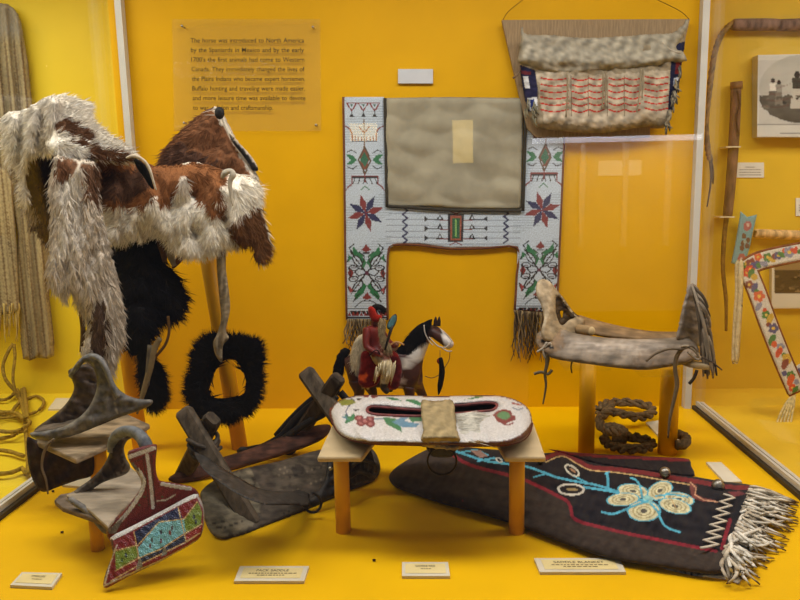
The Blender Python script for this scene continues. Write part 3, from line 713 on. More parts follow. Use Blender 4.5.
for dx in (0, 3.4): inflate(m, [(735+dx, 264), (740+dx, 263), (739.5+dx, 300), (737+dx, 340), (735.5+dx, 361), (731.5+dx*.9, 360), (733+dx, 320), (735+dx, 290)], vert(Yk-.01-dx*.002), FR, .003, .003, R=2, step=2, col=lin((216, 200, 160)), relief=lambda u, v: .003*sn(u, v, 9, 3), sm=3)
m.build('ribbon', MT['cloth'], tk)
m = M()
for k in range(5):
    dx = k*2.2-4; m.tube([P(795, 392, Yk-.1), P(789+dx, 405, Yk-.11), P(783+dx*1.6, 425, Yk-.13), P(786+dx*1.4, 440-k, Yk-.16), P(796+dx, 443-k, Yk-.18), P(812, 442, Yk-.2)], .0035, sc((214, 196, 140)), n=6)
m.build('tie_cord', MT['rope'], tk)

# ================================================================ across the aisle, seen mirrored in the front glass
def mir(x, y, Yv=3.24): q = P(x, y, Yv); q = q.copy(); q[..., 1] = 2*(YF-.003)-q[..., 1]; return q
to = thing('opposite_showcase', mir(615, 420)*np.array([1, 1, 0])+np.array([0, 0, -.7]), 'pale lit showcase across the aisle, mirrored on the front glass at right', 'showcase')
a, b = mir(530, 312), mir(698, 140); yo = float(a[1])
x0, x1 = min(a[0], b[0]), max(a[0], b[0]); z0, z1 = float(a[2]), float(b[2])
M().box((x0, yo-.03, z0), (x1, yo, z1), sc((190, 176, 168))).build('back_panel', MT['card'], to, smoothf=False)
M().box((x0, yo-.03, -.7), (x1, yo+.02, z0), sc((70, 50, 24))).build('plinth', MT['plas'], to, smoothf=False)
for x in (582, 625, 668): c_ = mir(x, 160); M().box((c_[0]-.012, yo, z0+.3), (c_[0]+.012, yo+.02, z1), sc((240, 236, 230))).build('mullion', MT['plas'], to, smoothf=False)
M().box((x0, yo, z1), (x1, yo+.05, z1+.022), sc((240, 240, 240))).build('light_strip', emis('lit_strip', (235, 240, 255), 7), to, smoothf=False)
a, b = mir(598, 176), mir(641, 160); M().box((a[0], yo, a[2]), (b[0], yo+.01, b[2]), sc((240, 236, 220))).build('glow_label', emis('glow_label', (235, 230, 205), 2.2), to, smoothf=False)  # pale label given a glow so its reflection shows
area('panel_fill_light', ((x0+x1)/2, yo+.45, z1+.15), (math.radians(-62), 0, 0), 1.0, .1, 9, (1, .97, .92))  # unseen lamp added to brighten the back panel for its reflection
for k_, c4, lb in ((0, ((453, 163), (473, 120)), 'small added glowing yellow panel across the aisle mirrored over the canvas panel'), (1, ((350, 141), (377, 123)), 'small added glowing yellow panel across the aisle mirrored over the left beaded strip')):  # glowing panels added to produce the yellow reflections
    a, b = mir(*c4[0]), mir(*c4[1]); o = M().box((a[0], yo-.02, a[2]), (b[0], yo, b[2]), sc((255, 220, 120))).build('glow_panel', emis('lit_yellow', (255, 214, 110), 5.5), smoothf=False); meta(o, lb, 'window')
# ================================================================ hide covered saddle on slanted posts
def post(a, b, r=.0235, name='post', parent=None, mt=None):
    m = M(); m.tube([a, b], r, (.6, .4, .1), n=20, sm=0)
    return m.build(name, mt or MT['post'], parent)
ts = thing('display_stand', G(240, 452), 'pair of slanted amber posts holding up the brown and white hide saddle', 'stand')
post(G(240, 448), P(199, 205, 1.93), .0225, 'post', ts)
b1 = G(141, 449); post(b1, P(108, 215, b1[1]+.02), .0225, 'post', ts)

YH = 1.86
WF = (238, 230, 214)
tS = thing('hide_saddle', P(150, 250, YH+.06), 'saddle wrapped in brown and white furry cowhide on slanted posts', 'saddle')
# far cantle
pA = Paint((112, 72, 44), .3, 12).poly([(211, 108), (219, 107), (228, 120), (244, 150), (259, 175), (262, 205), (250, 200), (250, 175), (238, 152), (226, 132)], (196, 186, 170), .6)
pA.poly([(172, 185), (180, 176), (188, 172), (186, 160), (190, 158), (196, 168), (205, 172), (190, 180)], (190, 150, 120), 2)
pA.poly([(160, 172), (168, 150), (184, 140), (196, 152), (216, 160), (228, 172), (200, 172)], (74, 48, 34), 3)
oA = [(158, 170), (164, 151), (172, 140), (180, 132), (192, 121), (205, 111), (213, 107), (221, 109), (226, 119), (233, 133), (243, 150), (254, 167), (260, 185), (260, 205), (235, 215), (190, 200), (165, 190)]
yA = planeY((158, 170, 1.93), (214, 107, 1.99), (260, 205, 1.90))
m = M(); sA_ = inflate(m, oA, vert(yA), FR, .035, .035, R=14, step=2.5, col=pA, colb=lin((150, 130, 104)), relief=lambda u, v: .012*sn(u, v, 30, 2), jag=.4)
fur(m, sA_, 7500, lambda u, v: (np.full_like(u, -.5)+(u-200)*.006, np.full_like(u, .75)), 10, pA, wid=.0016, lift=.3, clump=.35)
cant = m.build('cantle_cover', MT['fur'], tS)
m = M(); m.ball(P(219.5, 113, 1.912), .0155, lin((18, 16, 16)), sc=(.9, .5, 1.1)); m.build('horn_hole', MT['leather'], cant)
m = M(); m.tube([P(x, y, 1.915) for x, y in ((214, 108), (221, 112), (224, 122), (232, 138), (243, 155), (252, 172), (257, 190), (261, 208))], [.005, .005, .004, .005, .006, .005, .004, .003], sc((206, 196, 180)), n=7, flat=.8); m.build('rim_binding', MT['hide'], cant)
m = M(); inflate(m, [(229, 133), (236, 140), (246, 150), (254, 160), (258, 168), (257, 171), (252, 170), (249, 164), (240, 152), (233, 143)], vert(1.905), FR, .006, .006, R=3, step=2, col=Paint((26, 22, 20)).line([(229, 132), (246, 149), (258, 166)], 3, (190, 178, 160)), sm=3); m.build('strap', MT['leather'], tS)
# main side panel
pB = Paint(WF, .12, 12)
pB.poly([(96, 158), (140, 158), (175, 162), (205, 162), (224, 170), (226, 182), (217, 190), (222, 200), (227, 214), (216, 213), (205, 206), (196, 199), (190, 193), (186, 187), (180, 185), (176, 193), (172, 201), (160, 203), (152, 196), (146, 204), (134, 206), (121, 202), (96, 208)], (132, 84, 48), 3.0, 12)
pB.poly([(238, 213), (250, 204), (258, 206), (268, 232), (268, 258), (252, 260), (250, 242), (240, 243), (226, 228)], (104, 68, 38), 2.5, 10)
pB.poly([(100, 168), (150, 172), (152, 186), (130, 196), (100, 200)], (78, 52, 36), 3, 14)
pB.poly([(178, 186), (184, 175), (188, 180), (184, 192)], (212, 200, 184), 1)
pB.poly([(236, 178), (250, 172), (258, 190), (258, 204), (244, 206), (232, 204)], (238, 230, 214), 2)
oB = [(95, 157), (110, 154), (128, 156), (142, 160), (152, 165), (163, 166), (178, 165), (192, 162), (206, 164), (220, 169), (230, 174), (242, 175), (256, 181), (260, 195), (261, 210), (265, 224), (268, 240), (267, 255), (262, 259), (254, 258), (255, 250), (249, 241), (240, 244), (228, 245), (217, 250), (202, 253), (190, 254), (178, 249), (170, 241), (162, 233), (154, 232), (140, 236), (124, 239), (108, 239), (104, 220), (100, 195)]
yB = planeY((100, 200, 1.80), (260, 190, 1.84), (190, 250, 1.80))
relB = lambda u, v: .022*sn(u, v, 55, 14, 2)+.010*sn(u, v*.6, 22, 15, 2)+.02*np.exp(-((v-185)/22)**2)
m = M(); sB_ = inflate(m, oB, vert(yB), FR, .04, .03, R=16, step=2.5, col=pB, colb=lin((120, 100, 76)), relief=relB, jag=.6)
def dB(u, v):
    "lie of the hair: back and down, sweeping to the right at the right end"
    return np.stack([-.25+(u-150)*.006+.3*np.sin(v*.05), .9-.1*np.cos(u*.04)], 1)
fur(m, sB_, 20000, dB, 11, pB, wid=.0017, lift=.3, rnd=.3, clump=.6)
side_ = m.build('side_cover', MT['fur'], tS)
m = M(); inflate(m, [(133, 158), (139, 160), (146, 166), (151, 178), (154, 189), (150, 187), (143, 176), (137, 168)], vert(1.725), FR, .006, .006, R=3, step=2, col=lin((14, 12, 12)), sm=3)
m.tube([P(x, y, 1.715) for x, y in ((126, 158), (134, 156), (143, 160), (149, 168), (153, 180), (156, 190))], [.002, .005, .004, .004, .003, .002], sc((196, 184, 164)), n=6, flat=.6)
m.build('slit', MT['hide'], side_)
m = M(); m.tube([P(x, y, 1.745) for x, y in ((222, 178), (225, 173), (231, 171), (233, 175), (230, 182), (231, 195), (233, 206))], [.004, .008, .006, .008, .006, .004, .002], sc((176, 168, 152)), n=7); m.build('toggle', MT['hide'], side_)
# far hanging hide behind the pommel, then the pommel cover
pE = Paint((50, 42, 50), .45, 7).poly([(27, 158), (58, 158), (56, 205), (44, 196), (34, 178)], (34, 22, 22), 3).poly([(28, 205), (44, 214), (50, 232), (50, 244), (40, 234)], (40, 30, 30), 2).poly([(20, 178), (30, 196), (42, 214), (30, 222), (22, 200)], (150, 138, 128), 2)
oE = [(22, 150), (56, 150), (60, 190), (56, 225), (51, 244), (45, 238), (38, 230), (31, 222), (27, 212), (23, 200), (20, 180)]
m = M(); s_ = inflate(m, oE, vert(1.88), FR, .02, .03, R=10, step=3, col=pE, relief=lambda u, v: .01*sn(u, v, 20, 4), jag=.5); fur(m, s_, 4200, (-.1, 1), 10, pE, wid=.0016, lift=.2); m.build('inner_flap', MT['fur'], tS)
pD = Paint((222, 214, 202), .25, 12).poly([(12, 165), (20, 168), (20, 195), (24, 205), (18, 190)], (140, 128, 118), 1)
oD = [(3, 120), (6, 113), (14, 111), (26, 109), (38, 102), (50, 96), (60, 102), (58, 125), (52, 140), (50, 152), (40, 152), (30, 158), (27, 170), (26, 182), (30, 200), (24, 203), (19, 190), (17, 172), (12, 168), (8, 158), (6, 140), (3, 130)]
m = M(); s_ = inflate(m, oD, vert(planeY((3, 120, 1.86), (50, 100, 1.80), (30, 190, 1.84))), FR, .03, .03, R=12, step=2.5, col=pD, relief=lambda u, v: .02*np.sin(u*.32+v*.03)+.008*sn(u, v, 16, 6), jag=.5)
fur(m, s_, 4200, lambda u, v: (-.35+.0*u, .9+.0*u), 9, pD, wid=.0016, lift=.25, clump=.5); m.build('pommel_drape', MT['fur'], tS)
pC = Paint((232, 224, 212), .2, 10)
pC.poly([(53, 130), (56, 122), (66, 119), (77, 125), (93, 136), (90, 140), (74, 137), (62, 134)], (104, 70, 48), 1.6, 8).poly([(66, 142), (78, 139), (92, 146), (104, 150), (124, 153), (132, 158), (120, 160), (100, 158), (84, 156), (90, 150), (78, 147)], (104, 70, 48), 1.6, 8)
pC.poly([(47, 140), (60, 138), (70, 144), (84, 150), (80, 157), (60, 156), (49, 149)], (240, 234, 224), 1.5)
oC = [(44, 101), (52, 96), (62, 95), (72, 97), (80, 100), (88, 102), (89, 110), (87, 115), (92, 122), (101, 131), (112, 138), (122, 145), (131, 151), (135, 158), (128, 162), (112, 161), (98, 160), (84, 158), (70, 158), (56, 156), (49, 151), (46, 143), (50, 134), (51, 122), (50, 110)]
m = M(); s_ = inflate(m, oC, vert(planeY((50, 100, 1.84), (50, 150, 1.76), (130, 155, 1.76))), FR, .045, .03, R=16, step=2.5, col=pC, relief=lambda u, v: .012*sn(u, v, 26, 8), jag=.4)
fur(m, s_, 6500, lambda u, v: (.85+.0*u, .35+.2*np.sin(u*.05)), 9, pC, wid=.0015, lift=.22, clump=.5); m.build('pommel_cover', MT['fur'], tS)
# hanging front leg of the hide
pF = Paint((204, 192, 176), .25, 10)
pF.poly([(54, 158), (78, 160), (72, 176), (62, 184), (56, 180)], (110, 74, 50), 2.5).poly([(80, 162), (100, 164), (98, 205), (90, 200), (84, 180)], (110, 78, 56), 3).poly([(92, 300), (106, 300), (106, 345), (98, 362), (90, 350)], (92, 72, 58), 3)
pF.poly([(60, 180), (80, 176), (84, 240), (60, 260)], (222, 214, 202), 4)
oF = [(55, 158), (68, 157), (84, 158), (97, 161), (99, 176), (99, 192), (102, 214), (107, 236), (111, 256), (116, 276), (121, 298), (125, 320), (124, 338), (118, 350), (115, 366), (111, 374), (108, 364), (100, 356), (94, 362), (86, 360), (81, 352), (84, 342), (88, 330), (85, 316), (78, 304), (74, 296), (70, 291), (66, 300), (60, 292), (53, 287), (48, 276), (48, 258), (50, 236), (52, 210), (50, 188)]
m = M(); s_ = inflate(m, oF, vert(planeY((60, 160, 1.72), (97, 165, 1.74), (110, 350, 1.68))), FR, .035, .025, R=14, step=2.5, col=pF, relief=lambda u, v: .014*sn(u, v*.5, 22, 18), jag=.7)
fur(m, s_, 9000, lambda u, v: (.03+(u-85)*.003, 1+.0*u), 11, pF, wid=.0017, lift=.3, rnd=.22, clump=.4); m.build('leg_flap', MT['fur'], tS)
for a, w_ in (([(79, 296), (81, 312), (83, 330), (82, 352)], .007), ([(88, 330), (86, 345), (84, 358)], .005)):
    m = M(); m.tube([P(x, y, 1.72) for x, y in a], w_, sc((88, 64, 34)), n=6, flat=.5); m.build('thong', MT['leather'], tS)

# black fur stirrups
BK = (18, 17, 20)
tb_ = thing('fur_stirrup', P(145, 412, 1.84), 'black fur-covered stirrup hanging with grey straps below the front of the hide saddle', 'stirrup')
pK = Paint(BK, .4, 12)
m = M(); s_ = inflate(m, [(107, 238), (125, 232), (158, 232), (160, 250), (164, 262), (174, 272), (181, 286), (184, 296), (179, 312), (168, 318), (158, 322), (150, 338), (140, 346), (130, 345), (124, 338), (124, 318), (117, 290), (110, 262)], vert(1.86), FR, .05, .05, R=18, step=3, col=pK, relief=lambda u, v: .02*sn(u, v, 30, 5), jag=.6)
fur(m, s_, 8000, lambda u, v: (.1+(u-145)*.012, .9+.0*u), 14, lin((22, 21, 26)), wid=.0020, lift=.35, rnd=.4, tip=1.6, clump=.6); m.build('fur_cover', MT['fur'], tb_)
m = M(); s_ = inflate(m, [(140, 342), (150, 342), (155, 358), (162, 368), (166, 382), (165, 398), (159, 407), (151, 410), (146, 403), (142, 390), (139, 368)], vert(1.90), FR, .03, .03, R=12, step=3, col=pK, jag=.6)
fur(m, s_, 2600, lambda u, v: ((u-150)*.04, .8+.0*u), 9, lin((22, 21, 26)), wid=.0014, lift=.35, rnd=.5, tip=1.6); m.build('lower_fur', MT['fur'], tb_)
for a, w_, c_ in (([(160, 338), (154, 350), (150, 368), (144, 390), (137, 414)], [.007, .009, .009, .008, .003], (124, 108, 78)), ([(168, 316), (169, 332), (165, 345), (156, 356)], .004, (92, 66, 34)), ([(150, 345), (148, 370), (147, 385)], .007, (96, 88, 74)),
                  ([(167, 242), (171, 256), (175, 266)], [.012, .011, .008], (128, 118, 104)), ([(174, 246), (181, 254), (176, 264), (172, 268)], [.008, .012, .006, .003], (92, 60, 38)), ([(158, 236), (162, 248), (165, 262)], [.01, .01, .006], (84, 62, 44))):
    m = M(); m.tube([P(x, y, 1.80) for x, y in a], w_, lin(c_), n=7, flat=.4); m.build('strap', MT['hide'], tb_)
tr_ = thing('fur_stirrup', P(226, 422, 1.86), 'shaggy black fur ring stirrup hanging below the rear of the hide saddle', 'stirrup')
m = M(); s_ = inflate(m, [(226+(x-226)*.9, 378+(y-378)*.92) for x, y in [(203, 340), (212, 337), (230, 338), (248, 339), (259, 343), (262, 358), (259, 372), (260, 388), (255, 402), (246, 412), (230, 418), (212, 418), (198, 413), (190, 402), (189, 385), (194, 370), (196, 355)]], vert(1.85), FR, .035, .035, R=12, step=2.5, col=pK, holes=[[(209, 391), (213, 376), (221, 363), (231, 358), (240, 366), (246, 382), (243, 394), (226, 398), (212, 397)]], jag=.5)
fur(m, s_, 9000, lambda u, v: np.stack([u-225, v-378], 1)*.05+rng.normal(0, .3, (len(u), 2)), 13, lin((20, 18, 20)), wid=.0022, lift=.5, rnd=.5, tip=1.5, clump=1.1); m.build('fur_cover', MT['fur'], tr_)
m = M(); inflate(m, [(217, 250), (225, 248), (226, 270), (229, 292), (230, 310), (226, 330), (229, 338), (223, 346), (222, 362), (216, 356), (213, 343), (217, 334), (221, 318), (219, 295), (217, 270)], vert(1.79), FR, .006, .006, R=3, step=2, col=Paint((138, 124, 100), .35, 8), relief=lambda u, v: .006*np.sin(u*1.1+v*.08)); m.build('strap', MT['hide'], tr_)

# ================================================================ stirrups at lower left
LG, LD = (92, 88, 84), (66, 54, 44)
# upper one
tu = thing('display_stand', P(98, 500, 1.60), 'pale board on an amber post under the plain grey stirrup', 'stand')
zb = .75+(P(90, 440, 1.58)[2]-.75)
brd = [G(x, y, zb) for x, y in ((33, 440), (76, 459), (137, 431), (150, 424), (128, 414), (60, 425))]
m = M(); m.prism(brd, (0, 0, -.014), sc((142, 124, 100))); m.build('board', MT['wooda'], tu, smoothf=False, bevel=.004)
cz = np.mean(brd, 0); post(np.array([cz[0], cz[1]-.015, 0]), np.array([cz[0], cz[1]-.015, zb-.014]), .021, 'post', tu)
t1 = thing('stirrup', P(90, 438, 1.56), 'plain grey rawhide stirrup with dark hanging flap on the rear board at lower left', 'stirrup')
yN = planeY((31, 433, 1.53), (150, 402, 1.56), (92, 355, 1.56))
pN = Paint((100, 97, 94), .22, 18).line([(100, 360), (106, 370), (112, 390), (118, 416)], 1.5, (150, 140, 120)).poly([(60, 415), (80, 410), (95, 425), (60, 436)], (112, 106, 98), 2)
side = [(30, 433), (44, 431), (62, 427), (78, 418), (88, 408), (94, 397), (97, 385), (95, 372), (90, 364), (84, 362), (79, 368), (77, 363), (83, 356), (92, 353), (101, 356), (108, 364), (112, 376), (117, 387), (127, 395), (140, 399), (152, 400), (151, 405), (138, 411), (118, 418), (98, 426), (78, 434), (58, 439), (36, 439)]
m = M(); inflate(m, side, vert(yN), FR, .011, .011, R=4, step=2, col=pN, relief=lambda u, v: .004*sn(u, v, 20, 7)); m.build('near_side', MT['leather'], t1)
pI = Paint((74, 60, 48), .35, 12)
ins = [(68, 371), (78, 366), (88, 364), (97, 372), (98, 390), (96, 404), (88, 420), (70, 430), (40, 433), (35, 429), (50, 418), (62, 408), (70, 398), (74, 388), (72, 380)]
m = M(); inflate(m, ins, vert(lambda u, v: yN(u, v)+.05), FR, .008, .008, R=4, step=2, col=pI, relief=lambda u, v: .004*sn(u, v, 12, 9)); m.build('far_side', MT['leather'], t1)
m = M(); m.tube([P(x, y, Y_) for x, y, Y_ in ((71, 376, 1.60), (79, 364, 1.585), (88, 357, 1.56), (98, 358, 1.548), (106, 369, 1.545), (112, 384, 1.545), (119, 397, 1.542))], .0065, sc((116, 116, 116)), n=8, flat=1); m.build('arch_rim', MT['leather'], t1)
m = M(); m.prism([P(33, 434, 1.535), P(100, 426, 1.54), P(148, 404, 1.555), P(135, 400, 1.62), P(80, 416, 1.61), P(48, 424, 1.60)], (0, 0, .006), sc((96, 84, 72))); m.build('tread', MT['leather'], t1, smoothf=False, bevel=.002)
m = M(); pf_ = Paint((44, 28, 26), .35, 14)
inflate(m, [(27, 438), (34, 439), (60, 452), (76, 460), (92, 452), (93, 474), (78, 480), (58, 487), (44, 492), (36, 486), (30, 472), (27, 455)], vert(planeY((28, 445, 1.57), (92, 455, 1.60), (44, 490, 1.57))), FR, .004, .004, R=3, step=2.5, col=pf_, relief=lambda u, v: .006*sn(u, v, 22, 3)); m.build('hanging_flap', MT['leather'], t1)
m = M(); m.tube([P(x, y, 1.49) for x, y in ((54, 439), (47, 446), (43, 456), (42, 468), (46, 480), (48, 494))], [.003, .0034, .0034, .003, .0028, .002], sc((112, 98, 82)), n=6); m.build('thong', MT['hide'], t1)

# lower one with the beaded flap
tl_ = thing('display_stand', G(97, 550), 'pale board on a short amber post under the beaded stirrup', 'stand')
zb2 = float(P(95, 500, 1.36)[2])-.012
brd = [G(x, y, zb2) for x, y in ((54, 500), (62, 507), (100, 520), (108, 528), (150, 490), (122, 470), (72, 492), (60, 494))]
m = M(); m.prism(brd, (0, 0, -.012), sc((110, 96, 82))); m.build('board', MT['wooda'], tl_, smoothf=False, bevel=.003)
pb_ = G(98, 549); post(pb_, np.array([pb_[0], pb_[1], zb2-.012]), .0135, 'post', tl_)
t2 = thing('beaded_stirrup', P(110, 520, 1.33), 'rawhide stirrup with red and white beading and a beaded flap showing blue diamonds', 'stirrup')
pI2 = Paint((92, 84, 76), .3, 14).poly([(108, 440), (122, 434), (124, 470), (100, 482), (84, 484), (100, 470)], (56, 44, 36), 2)
yL = planeY((66, 497, 1.40), (130, 440, 1.42), (120, 480, 1.42))
m = M(); inflate(m, [(66, 498), (78, 488), (92, 478), (103, 466), (109, 454), (112, 442), (118, 434), (126, 431), (132, 436), (127, 441), (124, 448), (126, 458), (130, 466), (126, 474), (104, 482), (88, 492), (74, 500)], vert(yL), FR, .009, .009, R=4, step=2, col=pI2, relief=lambda u, v: .004*sn(u, v, 14, 4)); m.build('far_side', MT['leather'], t2)
m = M(); tr4 = [G(x, y, zb2+.004) for x, y in ((66, 498), (88, 512), (108, 530), (128, 508), (152, 490), (136, 474), (124, 464), (94, 484))]
m.prism(tr4, (0, 0, .008), sc((150, 138, 122))); m.build('tread', MT['bone'], t2, smoothf=False, bevel=.003)
m = M(); m.tube([P(x, y, Y_) for x, y, Y_ in ((70, 499, 1.345), (90, 513, 1.325), (105, 529, 1.305), (112, 530, 1.30))], [.006, .007, .008, .007], sc((120, 116, 112)), n=8); m.build('tread_edge', MT['leather'], t2)
m = M(); m.tube([P(x, y, Y_) for x, y, Y_ in ((111, 452, 1.41), (113, 441, 1.41), (120, 433, 1.395), (130, 431, 1.375), (139, 435, 1.355), (145, 443, 1.34), (147, 452, 1.335), (146, 462, 1.335))], [.008, .011, .012, .012, .013, .014, .014, .012], sc((104, 108, 114)), n=10, flat=.8); m.build('arch', MT['leather'], t2)
pG = Paint((104, 26, 32), .2, 8)
pG.line([(129, 457), (154, 448)], 4.2, (190, 190, 188)).line([(132, 463), (157, 452)], 1, (60, 40, 40)).line([(147, 455), (148.5, 465), (151, 485), (153, 508)], 3.4, (186, 186, 182)).line([(143.2, 456), (146, 480), (149, 506)], 1.2, (60, 30, 34)).line([(151.5, 456), (153, 480), (156, 506)], 1.2, (60, 30, 34))
pG.line([(138, 470), (143, 478), (143.5, 486), (139, 496), (128, 512), (112, 530)], 4, (190, 190, 186), 3).line([(162, 484), (190, 489)], 3.6, (180, 178, 172)).line([(133, 464), (138, 470)], 2.5, (90, 90, 92)).line([(157, 501), (166, 500), (175, 495)], 1.4, (190, 186, 170))
for x, y in ((139, 505), (144, 497), (162, 497)): pG.ell(x, y, 1.4, 1, (60, 80, 50))
pG.poly([(108, 534), (114, 524), (120, 520), (124, 516), (116, 534)], (110, 106, 100))
yG = planeY((110, 532, 1.275), (195, 495, 1.335), (145, 450, 1.32))
m = M(); inflate(m, [(128, 458), (128, 452), (134, 449), (154, 444), (157, 447), (156, 458), (156, 470), (159, 480), (168, 482), (190, 486), (198, 492), (197, 500), (172, 511), (140, 528), (118, 540), (110, 541), (106, 532), (112, 522), (124, 510), (133, 499), (140, 489), (141, 481), (137, 473), (132, 466)], vert(yG), FR, .006, .008, R=2.5, step=.9, col=pG, sm=2); m.build('beaded_side', MT['bead'], t2, smoothf=False)
pJ = Paint((118, 28, 34), .14, 4)
pJ.poly([(134, 532), (178, 507), (184, 521), (160, 524), (138, 546)], (26, 42, 84)).poly([(137, 549), (159, 522), (184, 519), (186, 532), (160, 549), (139, 558)], (112, 176, 190)).poly([(139, 559), (160, 548), (185, 534), (186, 541), (141, 563)], (28, 40, 66))
pJ.poly([(115, 552), (136, 545), (138, 557), (116, 570)], (112, 136, 50)).poly([(184, 520), (198, 502), (202, 512), (201, 524), (186, 534)], (112, 136, 50)).poly([(112, 542), (134, 532), (137, 545), (114, 551)], (124, 36, 48)).poly([(178, 507), (195, 499), (197, 503), (184, 520)], (124, 36, 48)).poly([(116, 571), (139, 558), (140, 563), (112, 580)], (124, 36, 40)).poly([(186, 535), (201, 526), (200, 532), (186, 541)], (140, 44, 40))
for a in ([(134, 532), (140, 563)], [(178, 507), (186, 541)], [(114, 551), (138, 545), (159, 522), (184, 519), (197, 502)], [(115, 571), (139, 558), (161, 549), (186, 533), (202, 524)], [(111, 581), (141, 564), (186, 542), (200, 533)]): pJ.line(a, 1.1, (196, 172, 120))
pJ.line([(112, 538), (134, 527), (178, 503), (196, 495)], 5, (206, 206, 206)).line([(117, 545), (110, 562), (105, 583)], 1.8, (186, 176, 170)).line([(103, 587), (108, 584), (130, 574), (160, 561), (197, 541), (203, 532), (204, 510), (197, 496)], 2, (176, 170, 166), 3)
pJ.line([(112, 540), (113, 552), (108, 566), (104, 580)], 1.6, (60, 44, 60))
for x, y, c_ in ((161, 532, (40, 40, 70)), (161, 541, (90, 40, 50)), (152, 540, (60, 70, 60)), (170, 533, (120, 60, 60)), (172, 528, (60, 60, 70)), (150, 546, (90, 60, 60)), (126, 555, (40, 60, 60)), (194, 517, (36, 44, 50)), (196, 522, (36, 44, 50)), (122, 560, (60, 90, 50))): pJ.ell(x, y, 1.2, 2.6, c_)
pJ.poly([(161, 557), (167, 554), (166, 548), (164, 546)], (120, 120, 110)).poly([(136, 570), (143, 567), (141, 559), (139, 558)], (120, 120, 110))
yJ = planeY((108, 540, 1.25), (198, 496, 1.315), (105, 587, 1.208))
m = M(); inflate(m, [(110, 538), (124, 530), (150, 517), (178, 502), (194, 494), (200, 497), (204, 510), (204, 524), (201, 536), (194, 543), (176, 553), (158, 563), (140, 571), (122, 580), (107, 588), (103, 585), (106, 572), (110, 562), (113, 552)], vert(yJ), FR, .008, .005, R=4, step=.8, col=pJ, relief=lambda u, v: .0015*sn(u, v, 30, 3), sm=2); m.build('beaded_flap', MT['bead'], t2, smoothf=False)

# ================================================================ wooden pack saddle
tp = thing('pack_saddle', G(290, 520), 'dark wooden sawbuck pack saddle with crossed uprights lying on the amber floor', 'saddle')
WD = (80, 70, 58)
fl_ = planeY((222, 540, float(G(222, 540)[1])+.0), (376, 482, float(G(376, 482)[1])+.0), (345, 447, float(G(376, 482)[1])+.11))
pW = Paint((70, 62, 54), .3, 20).poly([(196, 480), (250, 468), (262, 500), (250, 530), (215, 540), (196, 515)], (104, 96, 80), 3, 14).poly([(270, 460), (330, 452), (320, 480), (276, 490)], (78, 70, 60), 4, 12).ell(298, 470, 7, 5, (52, 46, 40))
for k in range(26): x = random.uniform(205, 340); y = random.uniform(460, 530); pW.line([(x, y), (x+random.uniform(8, 22), y-random.uniform(3, 7))], .9, random.choice([(40, 34, 30), (110, 100, 84), (50, 44, 38)]))
m = M(); inflate(m, [(200, 497), (203, 489), (213, 481), (226, 474), (246, 468), (280, 461), (318, 450), (345, 446), (366, 446), (375, 452), (380, 464), (379, 474), (370, 483), (345, 492), (312, 508), (272, 524), (242, 536), (222, 539), (211, 533), (204, 518)], vert(fl_), (0, -.6, .8), .010, .014, R=3.5, step=2, col=pW, relief=lambda u, v: .003*sn(u, v, 16, 5), sm=3); m.build('side_board', MT['wooda'], tp)
fb = planeY((170, 479, 1.70), (326, 440, 1.86), (300, 425, 1.875))
m = M(); inflate(m, [(168, 479), (180, 471), (205, 462), (240, 452), (270, 441), (296, 431), (318, 425), (330, 425), (329, 433), (318, 442), (290, 453), (255, 464), (220, 474), (196, 481), (178, 483)], vert(fb), FR, .010, .012, R=3.5, step=2, col=Paint((74, 46, 34), .35, 16), sm=3); m.build('side_board', MT['wooda'], tp)
m = M(); m.beam(P(183, 410, 1.60), P(254, 528, 1.47), .042, .026, sc(WD), up=(0, -1, .3)); m.build('cross_piece', MT['wood'], tp, smoothf=False)
m = M(); m.beam(P(213, 418, 1.585), P(180, 482, 1.76), .042, .030, sc((72, 62, 50)), up=(0, -1, .3)); m.build('cross_piece', MT['wood'], tp, smoothf=False)
m = M(); m.beam(P(305, 371, 1.86), P(362, 452, 1.74), .046, .030, sc(WD), up=(0, -1, .3)); m.build('cross_piece', MT['wood'], tp, smoothf=False)
m = M(); m.beam(P(339, 377, 1.80), P(278, 464, 1.93), .040, .030, sc((68, 58, 48)), up=(0, -1, .3)); m.build('cross_piece', MT['wood'], tp, smoothf=False)
m = M()
for k, (x, y) in enumerate(((203, 440), (204, 446), (206, 451))): 
    c_ = P(x, y, 1.58); m.tube([c_+np.array([.034*math.cos(a), .036*math.sin(a), .008*math.sin(a*2+k)]) for a in np.linspace(0, 2*math.pi, 14, endpoint=False)], .0055, sc((62, 54, 46)), n=7, closed=True, up=UP, sm=2)
m.build('binding', MT['leather'], tp)
m = M(); inflate(m, [(194, 452), (203, 452), (214, 462), (226, 470), (240, 478), (256, 487), (272, 491), (292, 491), (311, 488), (309, 496), (310, 505), (292, 505), (268, 505), (250, 500), (234, 492), (218, 481), (204, 470)], vert(planeY((198, 455, 1.52), (310, 500, 1.52), (250, 480, 1.47))), FR, .006, .005, R=4, step=2, col=Paint((50, 47, 45), .35, 14).ell(289, 500, 2, 1.6, (20, 18, 18)).ell(240, 475, 1.5, 1.5, (26, 24, 22)), relief=lambda u, v: .004*sn(u, v, 18, 6)); m.build('leather_band', MT['leather'], tp)
m = M(); inflate(m, [(328, 448), (340, 446), (349, 452), (352, 470), (346, 488), (330, 498), (312, 508), (306, 502), (318, 490), (326, 474)], vert(planeY((330, 450, 1.64), (350, 470, 1.62), (310, 505, 1.53))), FR, .008, .008, R=4, step=2, col=Paint((44, 40, 38), .3, 12), relief=lambda u, v: .005*sn(u, v, 12, 6)); m.build('leather_band', MT['leather'], tp)
m = M(); m.ball(P(330.5, 468.5, 1.575), .005, sc((190, 186, 170))); m.build('rivet', MT['metal'], tp)
